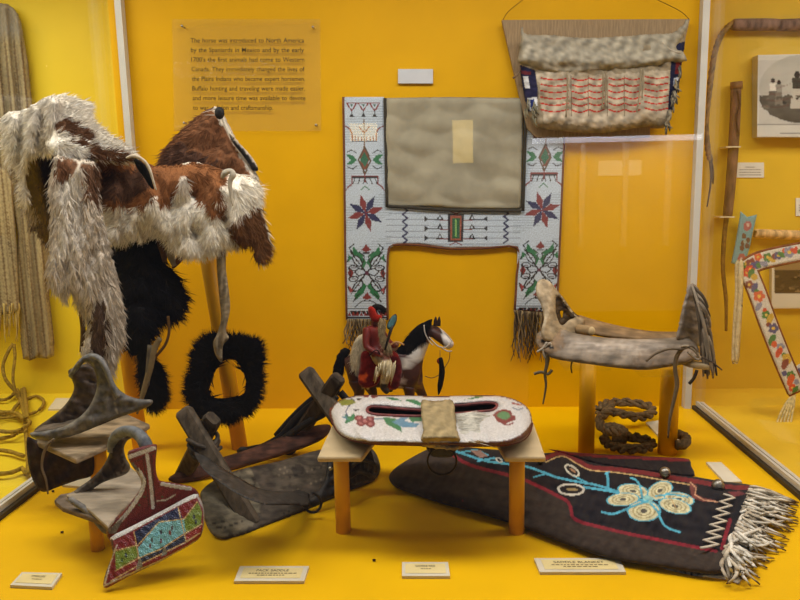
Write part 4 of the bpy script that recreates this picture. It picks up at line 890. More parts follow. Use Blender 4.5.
for k in range(6):
    m = M(); c_ = [(352+k*3.2, 452+random.uniform(-2, 2)), (350+k*4.2, 462), (352+k*3.6, 474), (349+k*4.4, 484-k*1.2)]; m.tube([P(x, y, 1.66-.004*k) for x, y in c_], .008, sc((58, 50, 42)), n=7, flat=.6); m.build('wrapping', MT['leather'], tp)
for a, Y_, w_ in (([(352, 466), (362, 460), (374, 464), (377, 473)], 1.63, .005), ([(348, 478), (358, 472), (368, 474), (374, 480)], 1.63, .006)):
    m = M(); m.tube([P(x, y, Y_) for x, y in a], w_, sc((70, 62, 50)), n=6); m.build('wrapping', MT['leather'], tp)
m = M(); m.tube([P(x, y, 1.50) for x, y in ((303, 504), (308, 511), (316, 512), (321, 505), (319, 497), (312, 492))], .0032, sc((40, 36, 34)), n=6); m.build('thong', MT['leather'], tp)
# black straps piled between the boards
tk_ = [([(330, 398), (318, 402), (304, 412), (292, 424), (280, 438), (262, 448)], 1.87, .012), ([(336, 396), (326, 412), (312, 420), (296, 430), (280, 442), (266, 450)], 1.84, .010), ([(316, 396), (302, 408), (290, 420), (276, 436)], 1.9, .009), ([(340, 392), (348, 402), (352, 414), (346, 420)], 1.82, .010), ([(296, 430), (282, 440), (268, 446), (252, 449), (238, 453)], 1.86, .010), ([(318, 418), (325, 410), (322, 400)], 1.84, .008)]
for a, Y_, w_ in tk_:
    m = M(); m.tube([P(x, y, Y_) for x, y in a], w_, sc((34, 31, 32)), n=8, flat=.55); m.build('strap', MT['leather'], tp)
m = M(); m.ball(P(243, 450, 1.82), .012, sc((26, 24, 24)), sc=(1.2, .8, .8)).build('knot', MT['leather'], tp)
for a, b_, c_ in (((341, 402), (357, 432), (36, 32, 30)), ((350, 398), (340, 440), (52, 46, 40))):
    m = M(); m.tube([P(*a, 1.82), P((a[0]+b_[0])/2+3, (a[1]+b_[1])/2, 1.80), P(*b_, 1.80)], [.012, .014, .008], lin(c_), n=7, flat=.6); m.build('wrapping', MT['leather'], tp)
# ================================================================ beaded pad saddle on two little stands
zp = .205
def stand(bx, by, plate, lab):
    a = G(bx, by); t = thing('display_stand', a, lab, 'stand')
    q = [G(x, y, zp) for x, y in plate]
    post(np.array([a[0], a[1], 0]), np.array([a[0], a[1], zp-.012]), .0168, 'post', t)
    m = M(); m.prism(q, (0, 0, -.012), sc((196, 176, 140))); m.build('board', MT['canvas'], t, smoothf=False, bevel=.004)
stand(343.5, 531, [(317, 457), (362, 457), (388, 424), (336, 416)], 'amber post with cloth-covered board under the left end of the beaded pad saddle')
stand(516.5, 532, [(505, 457), (546, 457), (532, 418), (486, 424)], 'amber post with cloth-covered board under the right end of the beaded pad saddle')
zm = zp+.030
tS2 = thing('pad_saddle', G(430, 446, zp), 'white beaded pad saddle with flower patterns and a buckskin strap across two stands', 'saddle')
pS = Paint((206, 204, 204), .06, 5)
gr, mr_, bl, ol = (58, 122, 84), (122, 54, 60), (96, 140, 168), (128, 134, 62)
pS.line([(348, 397), (354, 401), (349, 406), (346, 412), (348, 417)], 1.1, (60, 70, 110), 4).poly([(338, 402), (344, 399), (352, 399), (356, 403), (349, 405), (342, 406)], ol).poly([(344, 414), (350, 417), (354, 413), (356, 419), (350, 422), (344, 424), (347, 419)], gr).poly([(341, 417), (346, 416), (349, 420)], (80, 130, 150))
for x, y in ((359, 418), (370, 419), (361, 423), (370.5, 424), (365, 421)): pS.ell(x, y, 4.6, 3.2, mr_).ell(x, y, 2.2, 1.5, (170, 110, 112))
pS.line([(374, 419), (386, 419)], .9, (70, 110, 130)).poly([(383, 417), (392, 418), (400, 420), (402, 432), (394, 428), (386, 424)], gr).poly([(392, 422), (402, 417), (410, 416), (404, 421), (420, 424), (416, 427), (402, 427)], bl).poly([(408, 418), (422, 415), (422, 421), (412, 422)], gr)
pS.ell(359, 399, 2.6, 1, (60, 44, 40)).ell(356, 410, 2.8, .9, (60, 44, 40)).ell(366, 396, 3, 1.4, mr_).ell(374, 396.5, 3.4, 1.5, mr_).poly([(384, 397), (396, 398), (402, 401), (392, 400)], gr).poly([(404, 400), (414, 399), (422, 403), (420, 406), (412, 403)], gr)
pS.poly([(464, 400), (476, 396.5), (486, 396), (476, 398.5)], gr).poly([(493, 415), (497, 411), (504, 409), (511, 411), (512, 415), (516, 416), (515, 420), (510, 422), (505, 424), (500, 421), (496, 419)], mr_).poly([(496.5, 415), (500, 412), (505, 411), (509, 413), (511, 417), (506, 420), (499, 418)], (88, 134, 96))
pS.line([(497, 420), (504, 424), (508, 425), (513, 423)], 1.6, mr_).line([(512, 403), (521, 405)], 1.6, (150, 70, 66)).line([(513, 408), (518, 410), (523, 408)], 1.2, (96, 110, 130)).ell(511, 398, 4, 1, (176, 130, 130))
oS = [(331, 417), (331, 409), (337, 402), (347, 397.5), (362, 395), (385, 395), (410, 395.5), (436, 396), (462, 395.5), (485, 395), (502, 396), (516, 400), (526, 406), (531, 414), (532, 424), (529, 434), (521, 441), (505, 445), (480, 446), (450, 446), (410, 445), (375, 444), (352, 440), (338, 432)]
holes = [[(367, 410), (371, 407), (385, 407.5), (408, 409.5), (426, 411), (426, 416), (400, 416), (378, 415), (369, 413)], [(446, 407), (465, 405), (485, 403), (495, 403.5), (497, 406.5), (492, 410.5), (478, 412), (460, 413.5), (446, 414)]]
def colS(u, v):
    c = pS(u, v); _, d = dS(u, v); k = d < 1.0; c = c.copy(); c[k] = lin((92, 46, 40)); c[inside(u, v, rimp)] = lin((84, 42, 34)); return c
hull = np.array(oS, float)
rimp = smooth([(329, 423), (335, 431), (345, 437), (362, 440.5), (390, 441.5), (425, 442), (480, 442), (505, 440.5), (520, 435), (529, 426), (534, 418)], 4).tolist()+[(545, 460), (320, 460)]
def dS(u, v): 
    d = segd(u, v, smooth(hull, 4, True), True)
    for h in holes: d = np.minimum(d, segd(u, v, smooth(h, 4, True), True))
    return None, d
m = M(); inflate(m, oS, level(zm-.004), UP, .020, .026, R=12, step=1.0, col=colS, colb=lin((74, 38, 28)), holes=holes, relief=lambda u, v: .003*sn(u, v, 30, 3)); m.build('beaded_pad', MT['bead'], tS2, smoothf=True)
m = M()
m.tube([G(x, y-.5, zm-.006) for x, y in oS[-10:]+oS[:2]], .0030, sc((96, 42, 38)), n=6, up=UP)
m.build('edge_piping', MT['leather'], tS2)
for h in holes:
    m = M(); m.tube([G(x, y, zm+.002) for x, y in h], .004, sc((112, 56, 56)), n=6, closed=True, up=UP); m.build('opening_rim', MT['leather'], tS2)
m = M(); q = [G(x, y, zm-.022) for x, y in ((362, 418), (500, 416), (498, 402), (364, 404))]; m.prism(q, (0, 0, .006), sc((64, 50, 40))); m.build('lining', MT['leather'], tS2, smoothf=False)
# strap over the pad, folded down in front
pst = Paint((150, 134, 100), .22, 12)
m = M(); 
def zst(u, v): 
    t_ = np.clip((v-398)/48, 0, 1); return zm+.024+.004*np.sin(t_*6)-.03*np.clip((t_-.82)/.18, 0, 1)
inflate(m, [(422, 400), (436, 401), (450, 399.5), (454, 404), (455, 412), (456, 420), (457, 430), (460, 438), (462, 444), (456, 450), (440, 449), (422, 446), (421, 440), (423, 430), (422, 420), (421, 410)], level(zst), UP, .005, .005, R=3, step=2, col=pst, relief=lambda u, v: .003*sn(u, v, 16, 4), jag=.3); m.build('strap', MT['hide'], tS2)
m = M(); Ys = float(G(440, 446, zm-.02)[1])
inflate(m, [(420, 438), (440, 440), (456, 441), (465, 444), (462, 449), (450, 448), (436, 448), (420, 446)], vert(Ys-.02), FR, .008, .006, R=3, step=2, col=pst, relief=lambda u, v: .004*sn(u, v, 10, 4), jag=.2); m.build('strap_fold', MT['hide'], tS2)
m = M(); inflate(m, [(428, 446), (456, 447), (455, 452), (451, 457), (434, 457), (429, 452)], vert(Ys-.006), FR, .004, .004, R=2, step=2, col=lin((44, 40, 32))); girth = m.build('girth_loop', MT['leather'], tS2)
m = M(); c_ = P(442, 461, Ys-.012); m.tube([c_+np.array([.030*math.cos(a), 0, .030*math.sin(a)]) for a in np.linspace(0, 2*math.pi, 24, endpoint=False)], .0024, sc((44, 38, 30)), n=8, closed=True, sm=1); m.build('ring', MT['metal'], girth)
m = M()
for i in range(420):
    t_ = random.random(); x0 = 455+random.uniform(-1, 5)+t_*3; y0 = 414+t_*27; l = random.uniform(18, 46)*(1-.3*(1-t_)); dy = (t_-.3)*random.uniform(2, 12)
    z0 = zm+.020-.012*t_; p = [G(x0, y0, z0), G(x0+l*.5, y0+dy*.35, z0+.004), G(x0+l, y0+dy, z0-.016*t_-.004)]
    m.tube(p, [.0009, .0008, .0003], lin((206, 202, 190) if t_ < .75 or random.random() < .4 else (150, 120, 70))*random.uniform(.8, 1.1), n=3, sm=1)
m.build('hair_tuft', MT['fur'], tS2)['kind'] = 'stuff'
for x, y in ((438, 449), (407, 447)):
    pass

# ================================================================ wooden frame saddle at right
def post_at(bx, by, zt, r, t): a = G(bx, by); post(np.array([a[0], a[1], 0]), np.array([a[0], a[1], zt]), r, 'post', t); return a
YW = 1.86
tst = thing('display_stand', G(627, 458), 'two thick amber posts with clear plates under the wooden frame saddle', 'stand')
zt = float(P(590, 366, 1.86)[2])
a1 = post_at(586, 452, zt, .0225, tst); a2 = post_at(667, 453, float(P(666, 372, 1.86)[2]), .0255, tst)
for (cx_, y_, w_) in ((586, 366, .045), (664, 372, .055)):
    c_ = P(cx_, y_, 1.86)
    m = M(); m.box(c_+np.array([-w_-.02, -.05, 0]), c_+np.array([w_+.01, .08, .005]), sc((226, 190, 120))); m.build('plate', MT['card'] if False else MT['acrylic'], tst, smoothf=False)
tW = thing('frame_saddle', P(620, 368, YW), 'pale rawhide-covered wooden frame saddle with high curved pommel and fringed cantle on two posts', 'saddle')
pR = Paint((126, 114, 100), .25, 22).poly([(536, 336), (560, 330), (566, 344), (556, 354), (542, 352)], (118, 96, 72), 2).poly([(640, 352), (690, 345), (698, 360), (660, 368), (630, 366)], (116, 100, 84), 3)
pR.ell(543.5, 341, 4, 1.4, (14, 12, 10), 18).ell(551, 347, 3, 1.3, (14, 12, 10), 10)
pR0 = pR
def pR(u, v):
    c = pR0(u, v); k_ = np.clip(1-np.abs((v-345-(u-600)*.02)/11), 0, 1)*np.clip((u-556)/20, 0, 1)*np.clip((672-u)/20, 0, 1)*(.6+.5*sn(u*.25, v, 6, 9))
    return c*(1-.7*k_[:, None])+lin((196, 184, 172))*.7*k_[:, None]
oN = [(537, 345), (536, 337), (540, 331), (550, 330), (562, 329), (574, 333), (600, 337), (636, 339), (664, 338), (684, 337), (694, 342), (699, 350), (698, 358), (688, 363), (668, 367), (645, 370), (618, 368), (588, 364), (560, 360), (546, 355)]
yR = planeY((540, 340, 1.81), (695, 350, 1.83), (620, 366, 1.77))
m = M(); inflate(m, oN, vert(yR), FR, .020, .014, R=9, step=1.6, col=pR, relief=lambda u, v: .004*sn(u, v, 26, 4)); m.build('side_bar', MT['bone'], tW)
m = M(); inflate(m, [(574, 320), (578, 315), (592, 319), (620, 326), (650, 331), (680, 332), (688, 335), (684, 342), (660, 342), (628, 340), (598, 336), (580, 330)], vert(planeY((576, 320, 1.96), (680, 335, 1.98), (630, 338, 1.93))), FR, .014, .016, R=6, step=2, col=Paint((134, 108, 76), .25, 20)); m.build('side_bar', MT['bone'], tW)
pP = Paint((158, 140, 112), .16, 16).poly([(536, 283), (548, 278), (552, 290), (548, 320), (540, 330)], (176, 160, 134), 2)
oP = [(536, 288), (538, 281), (543, 279), (550, 282), (557, 290), (564, 299), (571, 309), (577, 316), (584, 319), (584, 325), (576, 330), (577, 340), (560, 343), (545, 341), (541, 332), (544, 318), (541, 305), (537, 297)]
hP = [(556, 298), (560, 297.5), (565, 304), (570, 311), (575, 317), (569, 320), (563, 325), (559, 322), (556, 312)]
m = M(); inflate(m, oP, vert(planeY((540, 285, 1.86), (548, 335, 1.80), (580, 318, 1.93))), FR, .014, .014, R=5, step=1.5, col=pP, holes=[hP], relief=lambda u, v: .003*sn(u, v, 14, 4)); m.build('pommel', MT['bone'], tW)
m = M(); inflate(m, [(552, 294), (560, 294), (572, 310), (580, 318), (578, 326), (562, 328), (556, 318)], vert(planeY((552, 294, 1.90), (580, 318, 1.95), (562, 328, 1.90))), FR, .006, .006, R=3, step=2, col=Paint((70, 54, 36), .4, 7), relief=lambda u, v: .006*sn(u, v, 8, 2), holes=[[(560, 312), (563, 311), (562, 318)]]); m.build('pommel_inner', MT['bone'], tW)
m = M(); m.tube([P(566, 330, 1.92), P(580, 329.5, 1.89), P(591, 331, 1.86)], .0135, sc((160, 134, 98)), n=14); m.tube([P(590.8, 331, 1.862), P(592, 331.1, 1.856)], [.0135, .010], sc((196, 172, 130)), n=14, sm=0); m.build('roll', MT['hide'], tW)
pQ = Paint((128, 116, 104), .25, 12)
m = M(); inflate(m, [(676, 338), (679, 325), (682, 308), (686, 293), (688, 286), (693, 283), (698, 288), (701, 300), (704, 318), (703, 334), (699, 346), (688, 345)], vert(planeY((678, 335, 1.84), (702, 335, 1.90), (692, 285, 1.88))), FR, .011, .011, R=4, step=2, col=pQ, relief=lambda u, v: .004*sn(u, v, 10, 5), jag=.3); m.build('cantle', MT['bone'], tW)
for i in range(46):
    t_ = random.random(); x0 = 692+t_*10; y0 = 285+t_*42; x1 = 701+random.uniform(0, 15)+t_*2; y1 = y0+random.uniform(.7, 1.0)*(380-y0) if random.random() < .75 else y0+random.uniform(20, 40)
    x1 = min(x1, 716-(374-y1)*.11); yy = 1.86-random.uniform(0, .05); p = [P(x0, y0, 1.86), P(x0+(x1-x0)*.45+1, y0+(y1-y0)*.35, yy), P(x0+(x1-x0)*.85+random.uniform(-1, 1), y0+(y1-y0)*.7, yy), P(x1+random.uniform(-1, 1), y1, yy)]
    m = M(); m.tube(p, [.0035, .0045, .004, .0022], lin(random.choice([(116, 104, 90), (84, 74, 62), (140, 128, 112), (64, 56, 46)])), n=6, sm=3, flat=.6); m.build('fringe_thong', MT['hide'], tW)
for a, w_, c_, Y_ in (([(537, 352), (545, 347), (550, 343), (551, 350), (546, 358), (543, 350), (547, 342)], .003, (170, 160, 146), 1.775), ([(547, 354), (547, 364), (545, 374), (546, 386), (543, 404)], [.006, .005, .004, .003, .002], (96, 86, 66), 1.775), ([(534, 374), (541, 372), (548, 374), (552, 370)], .004, (104, 94, 74), 1.775),
                      ([(572, 373), (571, 366), (573, 360)], .002, (112, 96, 60), 1.80), ([(646, 361), (655, 354), (668, 349), (682, 349), (692, 346), (697, 352)], .0035, (104, 92, 78), 1.745), ([(681, 347), (686, 346), (694, 350), (700, 358), (696, 359), (688, 352)], .0035, (150, 138, 122), 1.745), ([(683, 348), (677, 356), (675, 368), (677, 384), (674, 400), (670, 418), (668, 438)], [.005, .006, .005, .006, .005, .004, .002], (112, 96, 74), 1.75), ([(697, 370), (694, 378), (689, 384)], .0045, (60, 48, 36), 1.80), ([(699, 356), (712, 362), (722, 370)], .002, (80, 70, 60), 1.80)):
    m = M(); m.tube([P(x, y, Y_) for x, y in a], w_, lin(c_), n=6); m.build('thong', MT['hide'], tW)
m = M(); m.beam(P(684, 363, 1.82), P(706, 366, 1.84), .05, .014, sc((170, 152, 120)), up=(0, 0, 1)); m.build('bar_end', MT['bone'], tW)

# coil of braided rope on the floor behind
m = M(); rc = sc((104, 86, 62))
ctr = [(598, 410), (604, 404), (616, 402), (634, 403), (650, 407), (652, 413), (640, 417), (625, 415), (612, 412), (602, 416), (600, 424), (606, 430), (616, 432), (628, 436), (640, 438), (652, 443), (646, 448), (630, 449), (616, 447), (606, 443), (604, 438)]
zz_ = [.03, .03, .02, .02, .02, .02, .03, .035, .04, .04, .03, .02, .025, .03, .035, .02, .015, .015, .015, .02, .03]
base_ = smooth([tuple(G(x, y, z+.008)) for (x, y), z in zip(ctr, zz_)], 6)
for ph in (0, 2.1, 4.2):
    m = M(); m.tube([p+.0075*np.array([math.cos(i*.5+ph), .3*math.sin(i*.5+ph), math.sin(i*.5+ph)])+rng.normal(0, .0012, 3) for i, p in enumerate(base_)], .0072, rc, n=7, sm=2)
    if ph == 0: tR = thing('braided_rope', (base_.mean(0)[0], base_.mean(0)[1], 0), 'thick braided brown rope in a loose knot on the floor behind the frame saddle posts', 'rope')
    m.build('strand', MT['rope'], tR)
for a in ([(604, 428), (614, 427), (624, 432), (622, 440), (612, 440)], [(678, 434), (686, 438), (684, 444), (676, 445)], [(612, 404), (606, 412), (600, 418)]):
    m = M(); m.tube([G(x, y, .035) for x, y in a], .014, rc*.9, n=8, wob=.12); m.build('knot', MT['rope'], tR)

# ================================================================ dark blanket folded on the floor
RD, CY, CR = (128, 34, 48), (84, 168, 196), (206, 200, 164)
tF = thing('folded_blanket', G(600, 520), 'folded dark blanket with beaded cream flower and white fringe lying on the amber floor', 'blanket')
pX = Paint((58, 48, 42), .2, 12)
pX.poly([(436, 444), (470, 448), (546, 452), (600, 456), (690, 476), (752, 487), (736, 524), (722, 552), (680, 543), (640, 536), (610, 530), (585, 524), (574, 518), (570, 507), (562, 500), (545, 490), (530, 482), (500, 474), (475, 468), (455, 458)], (26, 23, 30))
pX.line([(452, 454), (462, 461), (476, 467), (500, 473), (522, 479), (540, 487), (556, 495), (568, 502), (571, 510), (573, 517), (581, 522), (600, 527), (625, 533), (655, 539), (690, 546), (716, 551)], 3.4, RD, 3)
pX.line([(730, 520), (722, 548)], 4, RD).line([(752, 486), (748, 502), (740, 522), (734, 540)], 4, RD, 3)
pX.line([(546, 458), (560, 453), (575, 459), (590, 467), (612, 469), (640, 472), (668, 477), (700, 482), (730, 487), (752, 488)], 4.5, (112, 34, 40), 3).line([(546, 462), (562, 456), (576, 463), (590, 470), (612, 472), (640, 476), (668, 481), (692, 485)], 1.3, (190, 160, 110), 3)
pX.line([(440, 446), (458, 452), (470, 456), (486, 461), (500, 463), (524, 466), (540, 471), (556, 477), (574, 481), (596, 485), (616, 491), (634, 498), (648, 501)], 2.3, CY, 3)
pX.line([(455, 449), (464, 446)], 1.6, CY).line([(462, 452), (476, 450), (488, 455)], 1.8, CY).line([(478, 461), (494, 458), (502, 460)], 2, CY).line([(534, 477), (545, 474), (552, 475)], 1.6, CY).line([(584, 487), (610, 491), (628, 495)], 2.4, CY).line([(607, 473), (608, 480), (608, 489)], 2.6, CY).line([(605, 474), (609, 472)], 1.5, CY).line([(574, 476), (588, 483)], 1.6, CY)
pX.poly([(470, 450), (480, 450), (488, 456), (480, 458)], (150, 120, 110)).ell(499, 460, 4, 2.4, (190, 190, 180), 30).ell(499, 460, 2.4, 1.2, (30, 26, 30), 30)
def petal(cx_, cy_, rx_, ry_, an, ringc=CY):
    rx_ *= 1.14; ry_ *= 1.2
    pX.ell(cx_, cy_, rx_, ry_, ringc, an)
    for k, c_ in ((.9, CR), (.70, (166, 156, 116)), (.60, CR), (.46, (160, 150, 112)), (.36, CR), (.2, (92, 88, 80))): pX.ell(cx_, cy_, rx_*k, ry_*k, c_, an)
for a in ((633, 491, 14, 6.2, 8), (623, 499.5, 15, 5.6, -4), (660, 490.5, 12, 7.5, -24), (679, 499, 14, 5.8, 10), (675, 506, 15, 6.4, 14), (644, 511, 15, 9, 0)): petal(*a)
pX.poly([(642, 497), (648, 495), (654, 498), (650, 504), (645, 503)], (140, 190, 190))
pX.line([(642, 497), (640, 486), (636, 480), (631, 478)], 2, CY, 3).line([(602, 512), (612, 514), (622, 511), (636, 505), (648, 501)], 2.2, CY, 3).line([(651, 504), (658, 512), (662, 522), (668, 528), (680, 532)], 2.2, CY, 3).line([(656, 496), (672, 494), (688, 497)], 1.6, CY)
pX.ell(572, 470.5, 9, 4.6, (196, 192, 176), 36).ell(572, 470.5, 7, 2.8, (30, 26, 30), 36).ell(573, 470.5, 4, 1, (160, 120, 90), 36)
pX.ell(571, 489.5, 14, 6.4, (200, 196, 184), 2).ell(571, 489.5, 11.4, 4.4, (36, 30, 32), 2).ell(572, 489.5, 6, 1.6, (150, 130, 90), 2)
pX.poly([(690, 482), (697, 486), (696, 494), (704, 498), (716, 500), (704, 502), (692, 498), (690, 490)], (110, 60, 56)).line([(690, 482), (696, 488), (695, 495), (704, 500), (718, 502)], 1.2, (196, 150, 120)).poly([(728, 492), (740, 491), (746, 494), (734, 497)], (110, 50, 56)).line([(670, 496), (676, 508)], 1, (190, 160, 110))
pX.line([(462, 500), (463, 501)], .5, RD)
oX = [(389, 478), (393, 470), (404, 462), (420, 453), (436, 446), (455, 446), (500, 450), (546, 453), (562, 451), (580, 458), (600, 463), (640, 468), (680, 474), (720, 481), (751, 485), (752, 492), (746, 508), (738, 528), (731, 546), (728, 562), (724, 573), (705, 574), (665, 568), (620, 561), (590, 553), (560, 542), (520, 526.5), (480, 514), (440, 503), (405, 491), (394, 486)]
zX = .007
m = M(); inflate(m, oX, level(zX), UP, .020, .0065, R=15, step=.9, col=pX, colb=lin((40, 32, 28)), relief=lambda u, v: .004*sn(u, v, 60, 12, 2)+.002*sn(u, v, 20, 13, 2)-.016*np.exp(-((u-516)/16)**2-((v-521)/9)**2)); m.build('cloth', MT['cloth'], tF)
m = M(); inflate(m, [(548, 449), (570, 452), (600, 454), (640, 456), (672, 457.5), (689, 459), (691, 466), (695, 476), (680, 476), (640, 471), (600, 465), (575, 458)], level(.012), UP, .006, .006, R=3, step=1.3, col=Paint((30, 24, 28), .1).line([(546, 450), (600, 456), (640, 457.5), (690, 460)], 3.6, (112, 26, 34)), sm=2, relief=lambda u, v: .002*sn(u, v, 20, 3)); m.build('far_layer', MT['cloth'], tF)
m = M(); inflate(m, [(655, 566), (700, 573), (728, 573), (742, 574), (739, 584), (732, 581), (715, 578), (690, 575)], level(.003), UP, .0015, .0015, R=2, step=3, col=lin((216, 210, 196)), sm=2); 
o = m.build('paper_sheet', MT['card']); meta(o, 'thin white sheet sticking out under the fringed end of the folded blanket', 'paper')
m = M(); zg = [(724, 498+0), (714, 506), (727, 506), (711, 514), (726, 515), (708, 522), (723, 524), (706, 531), (720, 533), (704, 540), (718, 542), (703, 547)]
zg = [(737-(y-490)*.35, y) if i % 2 else (725-(y-490)*.42, y) for i, y in enumerate(np.linspace(494, 548, 15))]
m.tube([G(x, y, zX+.029) for x, y in zg], .0036, sc((196, 186, 170)), n=6, flat=.6, up=UP, sm=2); m.build('lacing', MT['hide'], tF)
for x, y, r in ((665, 472.5, .014), (718, 485.5, .015), (540, 461, .009)):
    m = M(); c_ = G(x, y, zX+.028); m.ball(c_, r, sc((150, 146, 138)), n=14); m.tube([c_-np.array([r*1.02, 0, 0]), c_+np.array([0, -r*1.03, 0]), c_+np.array([r*1.02, 0, 0])], .0016, sc((60, 56, 50)), n=5); m.build('bell', MT['metal'], tF)
mst = M()
for i in range(176):
    t_ = (i*.618) % 1; x0 = 751-26*t_+random.uniform(-2, 2); y0 = 487+72*t_; far = random.random()
    l = random.uniform(22, 62)*(1-.2*t_); an = math.radians(-6+t_*54+random.gauss(0, 24)); x3 = x0+l*math.cos(an)*1.0; y3 = y0+l*math.sin(an)*.75
    x3 = min(x3, 793); y3 = max(min(y3, 586), 484+(x3-752)*.45); z0 = zX+random.uniform(0, .02)
    p = [G(x0, y0, z0)]; w_ = random.uniform(-1, 1)*8
    for k in range(1, 5):
        s_ = k/4; p.append(G(x0+(x3-x0)*s_+w_*math.sin(s_*4), y0+(y3-y0)*s_+w_*math.sin(s_*3.1)*.7, max(.004, z0*(1-s_)+random.uniform(0, .02)*(s_ < .9))))
    m = M() if i < 98 else mst
    m.tube(p, [.0036, .0040, .0036, .0032, .0022], np.array([lin(random.choice([(214, 208, 196), (200, 190, 172), (222, 218, 208), (176, 164, 146)]))]*4+[lin((110, 88, 60))]), n=6, sm=3, flat=.6, up=UP)
    if i < 98: m.build('fringe_thong', MT['hide'], tF)
mst.build('fringe_thongs', MT['hide'], tF)['kind'] = 'stuff'
# crumbs
for x, y, s_ in ((374, 560, 'tiny dark crumb on the floor just behind the short cream card'), (62, 532, 'tiny dark crumb on the bare floor at lower left near the case corner'), (53, 491, 'tiny dark crumb on the floor below the dark hanging flap at left')):
    m = M(); m.ball(G(x, y, .003), .0035, sc((60, 30, 10)), n=7, sc=(1.2, .9, .8)); meta(m.build('crumb', MT['plas']), s_, 'crumb')

# ================================================================ horse and rider figures
def skin(name, J, E, parent, mt, painter, root=0, sub=2):
    "one continuous body grown around a skeleton: J name -> (px, py, depth, radius x, radius y)"
    names = list(J); idx = {n: i for i, n in enumerate(names)}; L = np.array(parent['_loc'])
    v = [tuple(P(J[n][0], J[n][1], J[n][2])-L) for n in names]
    me = bpy.data.meshes.new(name); me.from_pydata(v, [(idx[a], idx[b]) for a, b in E], [])
    o = bpy.data.objects.new(name, me); COL.objects.link(o)
    mod = o.modifiers.new('skin', 'SKIN'); mod.use_smooth_shade = True
    for n, sv in zip(names, me.skin_vertices[0].data): sv.radius = J[n][3:5]; sv.use_root = names.index(n) == root
    s2 = o.modifiers.new('sub', 'SUBSURF'); s2.levels = s2.render_levels = sub
    bpy.context.view_layer.update()
    e = o.evaluated_get(bpy.context.evaluated_depsgraph_get()); nm = bpy.data.meshes.new_from_object(e)
    bpy.data.objects.remove(o)
    co = np.array([tuple(q.co) for q in nm.vertices])+L; u, w_ = px(co)
    a = nm.color_attributes.new('Col', 'FLOAT_COLOR', 'POINT'); c = painter(u, w_)
    a.data.foreach_set('color', np.hstack([c, np.ones((len(c), 1))]).ravel())
    nm.materials.clear(); nm.materials.append(mt); nm.name = name
    o = bpy.data.objects.new(name, nm); COL.objects.link(o); o.parent = parent; o['_loc'] = parent['_loc']
    return o
YD = 2.05; k = YD/F
tH = thing('toy_horse', P(392, 443, YD), 'brown and white model horse with black mane standing behind the beaded pad saddle', 'figurine')
def J_(x, y, dy, r, r2=None): return (x, y, YD+dy, r*k, (r2 or r)*k)
J = {'barrel': (J_(385, 367, 0, 21, 18)), 'rump': J_(358, 364, .0, 21, 18), 'croup': J_(348, 367, 0, 15, 13), 'chest': J_(407, 372, 0, 21, 17), 'breast': J_(418, 375, 0, 16, 13),
     'neck1': J_(416, 354, 0, 17, 11), 'neck2': J_(423, 340, 0, 13, 8), 'poll': J_(430, 329, 0, 10, 7), 'cheek': J_(437, 333, -.005, 10.5, 7), 'nose': J_(447, 342, -.015, 6.5, 5.5), 'muzzle': J_(452.5, 348, -.02, 5.4, 5)}
E = [('barrel', 'rump'), ('rump', 'croup'), ('barrel', 'chest'), ('chest', 'breast'), ('chest', 'neck1'), ('neck1', 'neck2'), ('neck2', 'poll'), ('poll', 'cheek'), ('cheek', 'nose'), ('nose', 'muzzle')]
def leg(nm, a, pts):
    prev = a
    for i, (x, y, dy, r) in enumerate(pts): n_ = nm+str(i); J[n_] = J_(x, y, dy, r); E.append((prev, n_)); prev = n_
leg('fl', 'chest', [(409, 386, -.035, 7), (410, 398, -.035, 5), (411, 412, -.035, 3.4), (411, 430, -.035, 2.5), (412, 439, -.035, 2.8), (413, 442, -.035, 3.4)])
leg('fr', 'chest', [(418, 386, .035, 6), (425, 400, .035, 4.2), (430, 412, .035, 3.2), (424, 425, .035, 2.4), (422, 432, .035, 2.8), (423, 435, .035, 3.2)])
leg('hl', 'rump', [(356, 380, -.04, 9), (360, 394, -.04, 5.6), (351, 411, -.04, 3.6), (353, 428, -.04, 2.6), (355, 439, -.04, 2.8), (357, 442, -.04, 3.4)])
leg('hr', 'rump', [(366, 380, .04, 8), (374, 394, .04, 5), (367, 411, .04, 3.4), (369, 426, .04, 2.5), (371, 434, .04, 2.8), (373, 437, .04, 3.2)])
pH = Paint((64, 31, 24), .12, 10)
pH.poly([(356, 342), (366, 334), (380, 340), (376, 366), (370, 388), (362, 386), (357, 372), (351, 364), (352, 350)], (206, 196, 180), 1.5, 10)
pH.poly([(414, 340), (420, 342), (431, 346), (429, 354), (424, 361), (418, 358), (414, 362), (408, 366), (403, 368), (404, 362), (411, 354)], (206, 200, 192), 1).poly([(427, 370), (432, 366), (432, 380), (429, 380)], (196, 176, 166), 1)
pH.poly([(440, 328), (446, 332), (458, 346), (456, 356), (446, 351), (444, 345)], (206, 200, 196), .6).poly([(450, 343), (458, 345), (456, 354), (449, 350)], (170, 158, 154)).poly([(396, 372), (402, 372), (400, 388), (396, 388)], (196, 176, 166), 1)
pH.ell(441, 333, 1.3, 1, (10, 8, 8)).ell(455, 347.5, 1, .8, (40, 24, 24)).line([(449, 351), (455, 350)], .8, (70, 40, 40)).poly([(380, 392), (372, 400), (372, 444), (380, 444)], (82, 38, 28))
skin('body', J, E, tH, MT['plas'], pH)
for dx, dy in ((435, -.016), (438.5, .010)):
    m = M(); m.tube([P(dx, 326, YD+dy), P(dx+.5, 321, YD+dy), P(dx+.8, 316.5, YD+dy)], [.006, .0055, .001], sc((40, 22, 18)), n=8, flat=.5); m.build('ear', MT['plas'], tH)
